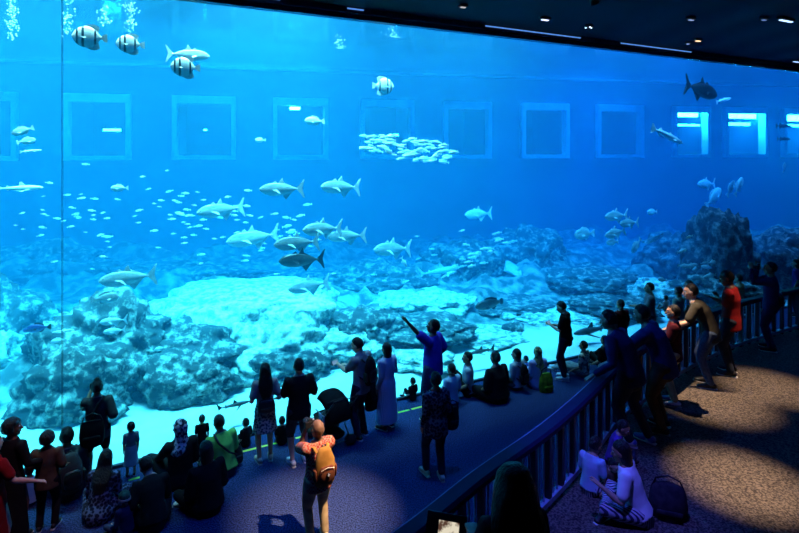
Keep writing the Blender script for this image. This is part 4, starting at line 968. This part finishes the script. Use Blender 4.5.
def bag(c, size, M, m, label, strap_to=None, name='shoulder_bag'):
    root = empty(name, c); root.rotation_euler = M.to_euler(); tag(root, label, 'bag'); a, b_, h = size
    bm = NB(); tube(bm, [(0, 0, -h / 2), (0, 0, -h / 6), (0, 0, h / 4), (0, 0, h / 2)], [(a * .46, b_ * .5), (a * .5, b_ * .5), (a * .47, b_ * .42), (a * .42, b_ * .2)], seg=18); link('bag_body', bm, m, root)
    bm = NB(); tube(bm, [(-a * .42, 0, h * .42), (-a * .3, 0, h * .8), (0, 0, h * .95), (a * .3, 0, h * .8), (a * .42, 0, h * .42)], [.010] * 5, seg=6); link('handle', bm, LEATH, root)
    bm = NB(); tube(bm, [(-a * .3, -b_ * .5, -h * .2), (a * .3, -b_ * .5, -h * .2)], [(h * .12, .012)] * 2, side=V((0, 0, 1)), seg=8); link('pocket', bm, m, root)
    if strap_to:
        bm = NB(); Mi = M.inverted(); pts = [Mi @ (V(q) - V(c)) for q in strap_to]; tube(bm, pts, [(.016, .006)] * len(pts), seg=6); link('strap', bm, LEATH, root)
    return root
scr = mat('phone_screen', (.02, .02, .03), .1, emit=(.25, .5, .8), estr=.6); bodym = mat('gadget_black', (.015, .015, .018), .3, spec=.5); lensm = mat('lens', (.01, .012, .03), .05, spec=.9)
def look_M(f, up=V((0, 0, 1))):
    f = V(f).normalized(); r = f.cross(up).normalized(); u = r.cross(f); return Matrix((r, f, u)).transposed()
def phone(c, f, label, k=1.0):
    root = empty('phone', c); root.rotation_euler = look_M(f).to_euler(); tag(root, label, 'phone')
    bm = NB(); box(bm, (0, 0, 0), (.15 * k, .012, .075 * k), bevel=.004); link('body', bm, bodym, root, smooth=False)
    bm = NB(); box(bm, (0, -.0065, 0), (.135 * k, .002, .065 * k)); link('screen', bm, scr, root, smooth=False)
def camera_thing(c, f, label):
    root = empty('photo_camera', c); root.rotation_euler = look_M(f).to_euler(); tag(root, label, 'camera')
    bm = NB(); box(bm, (0, 0, 0), (.14, .06, .09), bevel=.012); box(bm, (0, 0, .055), (.06, .05, .035), bevel=.01); link('body', bm, bodym, root, smooth=False)
    bm = NB(); tube(bm, [(0, .025, -.005), (0, .09, -.005), (0, .13, -.005)], [.036, .036, .042], side=V((1, 0, 0)), seg=18, flat=True); link('lens_barrel', bm, bodym, root)
    bm = NB(); tube(bm, [(0, .128, -.005), (0, .133, -.005)], [.034, .03], side=V((1, 0, 0)), seg=18, flat=True); link('lens_glass', bm, lensm, root)
    bm = NB(); tube(bm, [(.05, 0, .045), (.05, 0, .055)], [.01, .01], seg=10, flat=True); link('shutter_button', bm, SOLE, root)
# ================================================================ WHO STANDS WHERE
def low(px, yf, yh=None): p = ground(px, yf); return p, (None if yh is None else (yf - yh) * p.y / F)
def upp(px, yf, yh=None): p = ground(px, yf, UP); return p, (None if yh is None else (yf - yh) * p.y / F)
SITR = .505
def who(label, lv, px, yf, yh, face, **k):
    p, h = (low if lv == 'low' else upp)(px, yf, yh)
    if k.get('pose', 'stand').startswith('sit'): h = h / SITR
    if 'H' in k: h = k.pop('H')
    return person(label, p, face, h, **k)
# --- lower floor, left corner
a = who('person in red at the left picture edge, one forearm reaching into view', 'low', -8, 566, 432, -20, top=(RED, .5, .12), bottom=('skirt', RED, .95), Rr=(.38, .30, 1.02), skin='light', hair='long', fem=True)
a = who('curly-haired woman in black at the left edge, seen in profile', 'low', 11, 541, 416, -10, top=(BLACK, 1, .15), bottom=('dress', BLACK, .92), Rr=(.30, .26, 1.02), head=(-50, 0), hair='afro', fem=True, skin='dark')
a = who('small child in light blue sitting between the woman in black and the boy', 'low', 29, 505, 463, 27, pose='sit_knees', top=(LBLUE, .5, .1), bottom=('shorts', NAVY, .5), H=1.08)
a = who('boy in brown shirt and dark trousers standing with his back turned, far left', 'low', 47, 529, 429, 15, top=(BROWN, .6, .16), bottom=('trousers', BLACK, 1), hair='afro', skin='dark', L=(-.24, .24, 1.05), Rr=(.24, .2, 1.0), w=1.08)
a = who('adult in dark clothes sitting just beyond the boy in brown', 'low', 70, 497, 432, 40, pose='sit_knees', top=(DGREY, 1, .1), bottom=('trousers', JEANB, 1), lean=6, hair='short', sx=-3)
backpack(a, DGREY, 'dark backpack on the adult sitting beyond the boy in brown', .9)
a = who('toddler seen as a small dark head beyond the seated adult on the left', 'low', 76, 481, 443, 27, top=(BLACK, .5, .1), bottom=('shorts', BLACK, .5), skin='mid')
a = who('woman with hair up and waist pack, silhouetted against the sand at far left', 'low', 97, 481, 378, 24, top=(DGREY, .7, .16), bottom=('shorts', BLACK, .42), L=(-.12, .34, 1.42), Rr=(.25, .12, 1.02), hair='topbun', fem=True, head=(12, 0), w=1.12, shoes=SHOEB)
camera_thing(a['L'] + V((.02, .06, .05)), (-.45, .89, 0), 'camera held up by the woman with her hair up')
bag(a['W'](a['pos'](.06) - a['frame'](0)[2] * .23 + V((-.05, 0, -.02))), (.34, .15, .30), a['M'], BLACK, 'dark pouch bag worn low on the back of the woman with hair up', [a['W'](a['pos'](.1) + V((-.1, -.2, .05))), a['W'](a['pos'](.46) + V((.02, -.16, .0))), a['W'](a['pos'](.5) + V((.12, -.06, .05)))])
a = who('toddler with hair in a bun standing at the glass in a pale skirt', 'low', 131, 476, 420, 30, top=(GREY, .6, .1), bottom=('skirt', LGREY, .6), hair='bun', fem=True, head=(35, 0))
a = who('hunched woman in blue-flowered dark clothes sitting on the floor at left', 'low', 98, 520, 466, 10, pose='sit_cross', lean=14, lean2=30, top=(FLORALB, 1, .1), bottom=('skirt', FLORALB, .8), hair='long', fem=True, H=1.62, sx=3)
a = who('person in black hunched over a child at the lower left', 'low', 154, 528, 478, 35, pose='sit_cross', lean=20, lean2=44, top=(BLACK, .6, .1), bottom=('trousers', BLACK, 1), H=1.68, head=(20, -20), skin='light', L=(-.2, .34, .22))
a = who('small child in a pale-banded knitted cap sitting at the lower left', 'low', 127, 534, 490, 60, pose='sit_cross', top=(NAVY, 1, .1), bottom=('trousers', DENIM, 1), hat='beanie', skin='light', lean=8, H=1.0)
a = who('woman in black sitting on the floor in a white patterned headscarf', 'low', 180, 485, 423, 40, pose='sit_side', top=(BLACK, 1, .1), bottom=('skirt', BLACK, .9), hair='hijab', hairm=HIJP, fem=True, Lw=ground(150, 470) + V((0, 0, .05)), head=(20, 0), w=1.1, sx=1)
a = who('small child in dark clothes standing between the headscarf and the green shirt', 'low', 202, 462, 413, 27, top=(BLACK, .5, .1), bottom=('shorts', BLACK, .5))
a = who('man in a bright green shirt sitting on the floor with a strap across his back', 'low', 225, 474, 420, 38, pose='sit_side', top=(GREEN, .6, .1), bottom=('trousers', JEANB, 1), lean=16, lean2=14, sx=-3, w=1.15, head=(10, -8), skin='dark')
bag(a['W'](a['pos'](.08) + V((.24, .10, -.02))), (.22, .1, .2), a['M'], LEATH, 'dark sling bag worn across the green shirt', [a['W'](a['pos'](.10) + V((.22, -.02, .02))), a['W'](a['pos'](.28) + V((.05, -.19, 0))), a['W'](a['pos'](.44) + V((-.09, -.16, 0))), a['W'](a['pos'](.51) + V((-.12, -.03, .04)))])
a = who('person in all black sitting alone in front of the green shirt', 'low', 209, 512, 447, 45, pose='sit_cross', top=(BLACK, .8, .1), bottom=('trousers', BLACK, .9), w=1.14, shoes=SHOEW, lean=8, hair='bob')
# --- standing couple and neighbours
a = who('woman in grey top and short floral skirt, long hair, standing by the glass', 'low', 265, 461, 361, 24, top=(GREY, .5, .02), bottom=('skirt', SKIRTP, .42), hair='long', fem=True, shoes=SHOEP, L=(-.2, .2, 1.05), Rr=(.22, .14, 1.0), w=.95, skin='light')
bag(a['W'](a['pos'](.12) - a['frame'](.1)[2] * .15), (.28, .09, .13), a['M'], LEATH, 'black waist pack of the woman in the short floral skirt')
a = who('man in black tee shirt and dark shorts standing right of the woman in the skirt', 'low', 299, 463, 356, 26, top=(BLACK, .55, .14), bottom=('shorts', DGREY, .56), hair='short', L=(-.16, .32, 1.12), Rr=(.24, .22, 1.05), w=1.08, shoes=SHOEW, skin='light')
a = who('child in dark clothes sitting on the floor close to the glass by the floral skirt', 'low', 246, 446, 420, 55, pose='sit_side', top=(BLACK, .5, .1), bottom=('shorts', BLACK, .5), shoes=SHOEBL, skin='light')
a = who('child in black sitting at the glass between the standing couple', 'low', 282, 444, 418, 10, pose='sit_side', top=(BLACK, .5, .1), bottom=('shorts', BLACK, .5), shoes=SHOEBL, skin='mid')
a = who('bald man in red check shirt with tan backpack, photographing the tank', 'low', 318, 541, 418, 32, top=(CHECK, .75, .14), bottom=('trousers', KHAKI, 1), hair='crop', hairm=SKIN['dark'], L=(-.10, .24, 1.50), Rr=(.06, .26, 1.49), head=(14, 0), w=1.12, skin='dark', shoes=SHOEP)
TAN = cl('pack_tan', (.40, .20, .045), c2=(.28, .13, .025)); TANB = cl('pack_brown', (.16, .05, .025))
backpack(a, TAN, 'tan and brown backpack with a pale round badge on the bald man', .95, TANB, badge=True)
camera_thing(a['W'](a['HT'] @ V((0, .17, .01))), (-.53, .85, 0), 'camera held to the eye by the bald man in red check')
a = who('man with a vest pack and jeans looking at a phone beside the stroller', 'low', 361, 437, 335, 55, top=(GREY, .5, .12), bottom=('trousers', JEANB, 1), L=(-.10, .42, 1.18), Rr=(.10, .36, 1.12), head=(14, -22), skin='light')
phone(a['L'] + V((-.07, .02, .03)), (-.7, .5, -.4), 'lit phone in the hand of the man beside the stroller')
backpack(a, BLACK, 'black backpack on the man beside the stroller', .82)
a = who('person in a long pale blue robe with a bob, beside the man with the phone', 'low', 387, 428, 341, 45, top=(ROBE, 1, .2, 'robe'), bottom=('robe_skirt', ROBE, .86), hair='bob', fem=True, Rr=(.16, .24, 1.1), w=1.06)
bag(a['W'](V((-.26, .16, .72))), (.34, .14, .46), a['M'], BLACK, 'large black tote hanging beside the long pale robe', [a['W'](V((-.22, .12, .95))), a['W'](a['pos'](.48) + V((-.19, 0, .05))), a['W'](V((-.22, .20, .95)))])
a = who('big man in a violet-blue polo pointing up at the fish', 'low', 433, 418, 317, 60, top=(PURPLE, .55, .14), bottom=('trousers', DENIM, 1), Lw=P(396, 311, 9.6), w=1.16, belly=.03, head=(12, 8), skin='dark', curl=.9, Rr=(.26, .12, .98))
a = who('toddler in black sitting at the foot of the glass left of the pointing man', 'low', 413, 400, 379, 40, pose='sit_knees', top=(BLACK, .5, .1), bottom=('shorts', BLACK, .5))
a = who('woman in dark flowered outfit walking alone on the lower floor', 'low', 436, 477, 370, 20, top=(FLORAL, 1, .22), bottom=('trousers', JEANB, .96), hair='bun', fem=True, shoes=SHOEP, w=1.08, legs=((-.13, .10, .085), (.06, -.10, .085)))
bag(a['W'](V((.30, .0, .93))), (.22, .12, .28), a['M'], LEATH, 'black shoulder bag on the woman in the dark flowered outfit', [a['W'](V((.29, .05, 1.05))), a['W'](a['pos'](.50) + V((.14, 0, .04))), a['W'](V((.29, -.07, 1.05)))])
a = who('child in a pale blue shirt sitting behind the flowered woman', 'low', 452, 405, 366, 40, pose='sit_cross', top=(LBLUE, .6, .1), bottom=('trousers', DENIM, .9))
a = who('young man in grey tee shirt sitting in profile with one leg out, facing left', 'low', 468, 395, 354, 80, pose='sit_knees', top=(LGREY, .5, .1), bottom=('trousers', BLACK, 1), head=(10, 0), shoes=SHOEW)
# --- seated row
a = who('large person in black sitting on the floor, left of the seated row', 'low', 499, 401, 355, 38, pose='sit_cross', top=(BLACK, .7, .1), bottom=('trousers', BLACK, .95), w=1.3, lean=8)
a = who('person in pale top with a dark shoulder bag in the middle of the seated row', 'low', 517, 389, 351, 42, pose='sit_cross', top=(LGREY, .6, .1), bottom=('trousers', DGREY, .95), hair='bob', head=(25, 0), fem=True)
backpack(a, BLACK, 'black bag on the back of the person in the pale top', .8)
a = who('small child whose head shows between the seated row and the green scarf', 'low', 526, 376, 357, 27, pose='sit_knees', top=(LILAC, .5, .1), bottom=('shorts', NAVY, .5))
a = who('woman in lilac sitting in a yellow-green headscarf at the right of the row', 'low', 538, 387, 349, 20, pose='sit_side', top=(LILAC, 1, .1), bottom=('skirt', LILAC, .9), hair='hijab', hairm=HIJG, fem=True)
bag(ground(546, 391) + V((0, 0, .17)), (.32, .2, .34), Matrix.Rotation(R(20), 3, 'Z'), cl('lime', (.30, .42, .03), c2=(.1, .16, .01), scale=12), 'lime green bag on the floor beside the green headscarf')
a = who('slim person in black standing by the glass reading a phone', 'low', 565, 379, 299, 60, top=(BLACK, .5, .10), bottom=('trousers', JEANB, .97), hair='short', L=(-.08, .30, 1.16), Rr=(.08, .30, 1.12), head=(10, -25), skin='light', w=.95, shoes=SHOEW)
phone(a['L'] + V((-.03, .04, .04)), (-.6, .5, -.5), 'phone held by the slim person in black near the glass')
bag(a['W'](V((.24, -.04, .88))), (.26, .12, .34), a['M'], BLACK, 'black bag hanging at the hip of the slim person in black', [a['W'](V((.22, .02, 1.02))), a['W'](a['pos'](.50) + V((.10, 0, .04))), a['W'](V((.22, -.1, 1.02)))])
a = who('child in a leaf print shirt sitting by the glass', 'low', 584, 376, 336, 50, pose='sit_side', top=(CAMO, .6, .1), bottom=('trousers', GREY, .9), shoes=SHOEW, H=1.45)
a = who('child in dark clothes sitting half hidden by the leaning people at the rail', 'low', 605, 371, 331, 35, pose='sit_knees', top=(BLACK, .6, .1), bottom=('trousers', BLACK, .9), H=1.5)
# --- lower floor beyond the railing
a = who('short-haired person in dark red standing beyond the rail and the leaning pair', 'low', 621, 366, 298, 27, top=(MAROON, .5, .1), bottom=('trousers', JEANB, 1), hair='crop')
a = who('person in grey-blue tee shirt beyond the rail, in profile facing left', 'low', 650, 352, 281, 75, top=(GREY, .5, .1), bottom=('trousers', JEANB, 1), L=(-.05, .34, 1.12), Rr=(.1, .3, 1.1), fem=True)
a = who('parent in a teal shirt beyond the rail holding a baby', 'low', 679, 351, 285, 35, top=(TEAL, .5, .1), bottom=('trousers', JEANB, 1), L=(-.2, .26, 1.1), Rr=(.05, .28, 1.05), hair='short')
q = a['W'](V((-.16, .26, 1.02)))
person('baby in a pale top held by the parent in teal beyond the rail', q, 20, .74, pose='sit_knees', top=(WHITE, .6, .1), bottom=('shorts', TEAL, .5), shoes=None)
a = who('tall person in a light blue tee shirt beyond the rail behind the leaning man', 'low', 689, 346, 279, 45, top=(LBLUE, .5, .1), bottom=('trousers', JEANB, 1), head=(20, 0), hair='short')
a = who('young person in cream beyond the rail, right of the man in red', 'low', 739, 333, 273, 40, top=(CREAM, .5, .1), bottom=('trousers', JEANB, 1), skin='light')
a = who('person in purple beyond the rail at the right picture edge', 'low', 797, 316, 258, 50, top=(cl('purple', (.12, .05, .25)), .5, .1), bottom=('trousers', JEANB, 1), fem=True, hair='bob')
# --- raised floor, along the railing
a = who('man in olive tee shirt and jeans leaning on the rail, face lit warm', 'up', 709, 386, 283, 62, pose='lean', H=1.76, lean=10, lean2=44, top=(OLIVE, .55, .14), bottom=('trousers', DENIM, 1), Lw=V((4.42, 8.80, UP + .95)), Rw=V((4.70, 9.06, UP + .95)), head=(8, 8), skin='light', hair='short', shoes=SHOEB, w=1.08)
a = who('man in a red shirt with folded arms at the railing', 'up', 731, 374, 268, 48, top=(RED, .5, .16), bottom=('trousers', JEANB, 1), L=(.10, .22, 1.22), Rr=(-.12, .25, 1.24), head=(10, -18), skin='dark', w=1.1)
a = who('man in navy at the railing taking a picture with raised arms', 'up', 771, 350, 260, 50, top=(NAVY, .9, .1), bottom=('trousers', cl('indigo', (.02, .02, .10)), 1), L=(-.20, .30, 1.56), Rr=(.08, .24, 1.55), head=(14, 0), skin='mid', w=1.08)
camera_thing(a['W'](a['HT'] @ V((-.03, .18, .01))), (-.72, .66, 0), 'camera held up by the man in navy at the right railing')
bag(a['W'](a['pos'](.10) - a['frame'](.1)[2] * .17), (.26, .10, .17), a['M'], LEATH, 'black waist pack on the man taking a picture')
a = who('dark-clad man leaning on the railing, left one of the leaning pair', 'up', 629, 441, 313, 48, pose='lean', H=1.80, lean=10, lean2=40, top=(NAVY, 1, .14), bottom=('trousers', JEANB, 1), Lw=V((2.52, 6.98, UP + .94)), Rw=V((2.85, 7.38, UP + .94)), hair='short', shoes=SHOEBL, w=1.2, legs=((-.12, -.05, .085), (.14, -.20, .085)))
a = who('man in blue shirt and brown trousers leaning on the railing beside the dark-clad man', 'up', 663, 430, 305, 52, pose='lean', H=1.80, lean=8, lean2=42, top=(cl('blue', (.03, .05, .20)), .8, .14), bottom=('trousers', TROU, 1), Lw=V((3.02, 7.62, UP + .94)), Rw=V((3.35, 7.96, UP + .94)), hair='short', w=1.2)
a = who('boy in maroon at the railing wearing bright blue and white sneakers', 'up', 674, 404, 303, 65, top=(MAROON, .5, .12), bottom=('trousers', KHAKI, .95), shoes=SHOEBL, L=(-.08, .34, 1.1), Rr=(.12, .3, 1.1), hair='short')
# --- group sitting behind the railing
a = who('small boy in a pale blue shirt sitting against the railing bars', 'up', 590, 493, 437, -50, pose='sit_cross', top=(LBLUE, .5, .1), bottom=('shorts', STRIPE, .5), H=1.14, lean=6, lean2=12, head=(-10, -18))
a = who('child in violet sitting against the railing, farther from the camera', 'up', 612, 463, 418, -120, pose='sit_cross', top=(cl('violet', (.10, .04, .32)), .6, .1), bottom=('trousers', JEANB, .9), H=1.08, lean=10, lean2=18, head=(0, -20))
a = who('toddler in dark brown sitting in the middle of the floor group', 'up', 611, 494, 455, -150, pose='sit_cross', top=(BROWN, .5, .1), bottom=('shorts', BROWN, .5), H=.78, skin='light', head=(0, -25))
a = who('woman in a white tee shirt sitting on the raised floor with her back turned', 'up', 640, 521, 444, 62, pose='sit_cross', lean=22, lean2=14, top=(WHITE, .5, .1), bottom=('trousers', STRIPE, .9), H=1.52, hair='bob', fem=True, Lw=P(602, 487, 5.55), head=(0, -8), w=1.05)
bag(ground(668, 515, UP) + V((0, 0, .15)), (.38, .28, .28), Matrix.Rotation(R(-20), 3, 'Z'), cl('bag_dark', (.03, .028, .035), c2=(.012, .012, .02), scale=14), 'dark backpack lying on the raised floor behind the woman in white', name='floor_bag')
# --- nearest visitor
p0 = V((.745, 3.55, UP))
a = person('long-haired woman in dark red nearest the camera, seen from behind at the bottom edge', p0, 14, 1.78, hw=1.5, top=(MAROON, .6, .1), bottom=('trousers', JEANB, 1), hair='long', hairm=HAIRBR, fem=True, L=(-.16, .3, 1.1), Rr=(.16, .3, 1.1), w=1.1)

# ---------------------------------------------------------------- stroller
c = ground(330, 440); st = empty('stroller', c, R(35)); tag(st, 'black folding stroller with hood standing beside the man with the phone', 'stroller')
cb = cl('stroller_cloth', (.014, .015, .02)); fr_ = mat('stroller_frame', (.12, .13, .15), .3, metal=.8)
bm = NB(); N = 10
pv = V((0, -.10, .55)); ring0 = []
for i in range(N + 1):
    a_ = R(-5 + 112 * i / N); row = []
    for j in range(13):
        f = -1 + 2 * j / 12; rad = .40 * (1 - .10 * abs(f) ** 3); row.append(V((f * .25, pv.y - math.cos(a_) * rad * 1.0 + .05, pv.z + math.sin(a_) * rad * (1 - .25 * abs(f) ** 4))))
    ring0.append(row)
vt = [[bm.verts.new(p) for p in r] for r in ring0]
for i in range(N):
    for j in range(12): bm.faces.new((vt[i][j], vt[i][j + 1], vt[i + 1][j + 1], vt[i + 1][j]))
g = bmesh.ops.solidify(bm, geom=bm.faces[:], thickness=.02)
link('hood', bm, cb, st)
bm = NB(); tube(bm, [(0, -.30, .85), (0, -.22, .60), (0, -.12, .36), (0, .18, .34), (0, .28, .42)], [(.21, .035)] * 5, seg=14); link('seat', bm, cb, st)
bm = NB(); tube(bm, [(0, -.26, .20), (0, .12, .20)], [(.18, .07), (.18, .06)], seg=14); link('basket', bm, cb, st)
bm = NB()
for sd in (1, -1): tube(bm, [(sd * .24, -.62, 1.00), (sd * .24, -.28, .62), (sd * .24, .30, .12)], [.012] * 3, seg=8); tube(bm, [(sd * .24, -.02, .40), (sd * .24, -.34, .10)], [.012] * 2, seg=8); tube(bm, [(sd * .24, -.45, .82), (sd * .25, -.1, .60), (sd * .24, .1, .6)], [.010] * 3, seg=8)
tube(bm, [(-.24, -.34, .10), (.24, -.34, .10)], [.01, .01], seg=8); tube(bm, [(-.24, .30, .12), (.24, .30, .12)], [.01, .01], seg=8); link('frame', bm, fr_, st)
bm = NB(); tube(bm, [(-.24, -.62, 1.0), (-.1, -.66, 1.02), (.1, -.66, 1.02), (.24, -.62, 1.0)], [.018] * 4, seg=10); link('handle', bm, LEATH, st)
bm = NB(); tube(bm, [(-.2, .26, .12), (.2, .26, .12)], [(.05, .012)] * 2, side=V((0, 1, 0)), seg=8); link('footrest', bm, LEATH, st)
for sd in (1, -1):
    for yy in (-.34, .31):
        bm = NB(); tube(bm, [(sd * .24 - .022, yy, .095), (sd * .24 + .022, yy, .095)], [.095, .095], side=V((0, 0, 1)), seg=20); wh = link('wheel', bm, mat('rubber', (.02, .02, .02), .7), st)
        bm = NB(); tube(bm, [(sd * .24 - .028, yy, .095), (sd * .24 + .028, yy, .095)], [.05, .05], side=V((0, 0, 1)), seg=14, flat=True); link('hub', bm, fr_, wh)
bm = NB(); box(bm, (-.27, -.20, .50), (.03, .2, .26), bevel=.012); link('side_pocket', bm, cl('stroller_print', (.2, .25, .4), c2=(.03, .03, .05), scale=20, contrast=.05), st)

st.scale = (.92, .92, .92)
# ---------------------------------------------------------------- tablet on a stand at the rail, bottom edge of the view
c = P(446, 531, 3.95); tb = empty('display_tablet', c); f = V((.20, .75, -.62)); tb.rotation_euler = look_M(f).to_euler(); tag(tb, 'tilted black display tablet with a small lit picture by the railing', 'tablet')
Mi = look_M(f)
bm = NB(); box(bm, (0, 0, 0), (.30, .03, .22), bevel=.008); link('casing', bm, bodym, tb, smooth=False)
m = mat('display_image', (.02, .02, .02), .2, c2=(.02, .02, .02)); nt = m.node_tree; b = nt.nodes['Principled BSDF']
for n_ in nt.nodes:
    if n_.type == 'TEX_NOISE': nz = n_
nz.inputs['Scale'].default_value = 16; r = nt.nodes.new('ShaderNodeValToRGB'); nt.links.new(nz.outputs['Fac'], r.inputs['Fac'])
r.color_ramp.elements[0].color = (.12, .06, .04, 1); r.color_ramp.elements[0].position = .42; r.color_ramp.elements[1].color = (.95, .85, .65, 1); r.color_ramp.elements[1].position = .56
nt.links.new(r.outputs['Color'], b.inputs['Emission Color']); b.inputs['Emission Strength'].default_value = .8
bm = NB(); box(bm, (.02, -.017, .0), (.15, .004, .12)); link('screen', bm, m, tb, smooth=False)
bm = NB(); d_ = Mi.inverted() @ (V((c.x, c.y + .02, UP)) - c); tube(bm, [(0, .01, 0), d_], [.02, .025], seg=10, flat=True); link('stand', bm, bodym, tb)
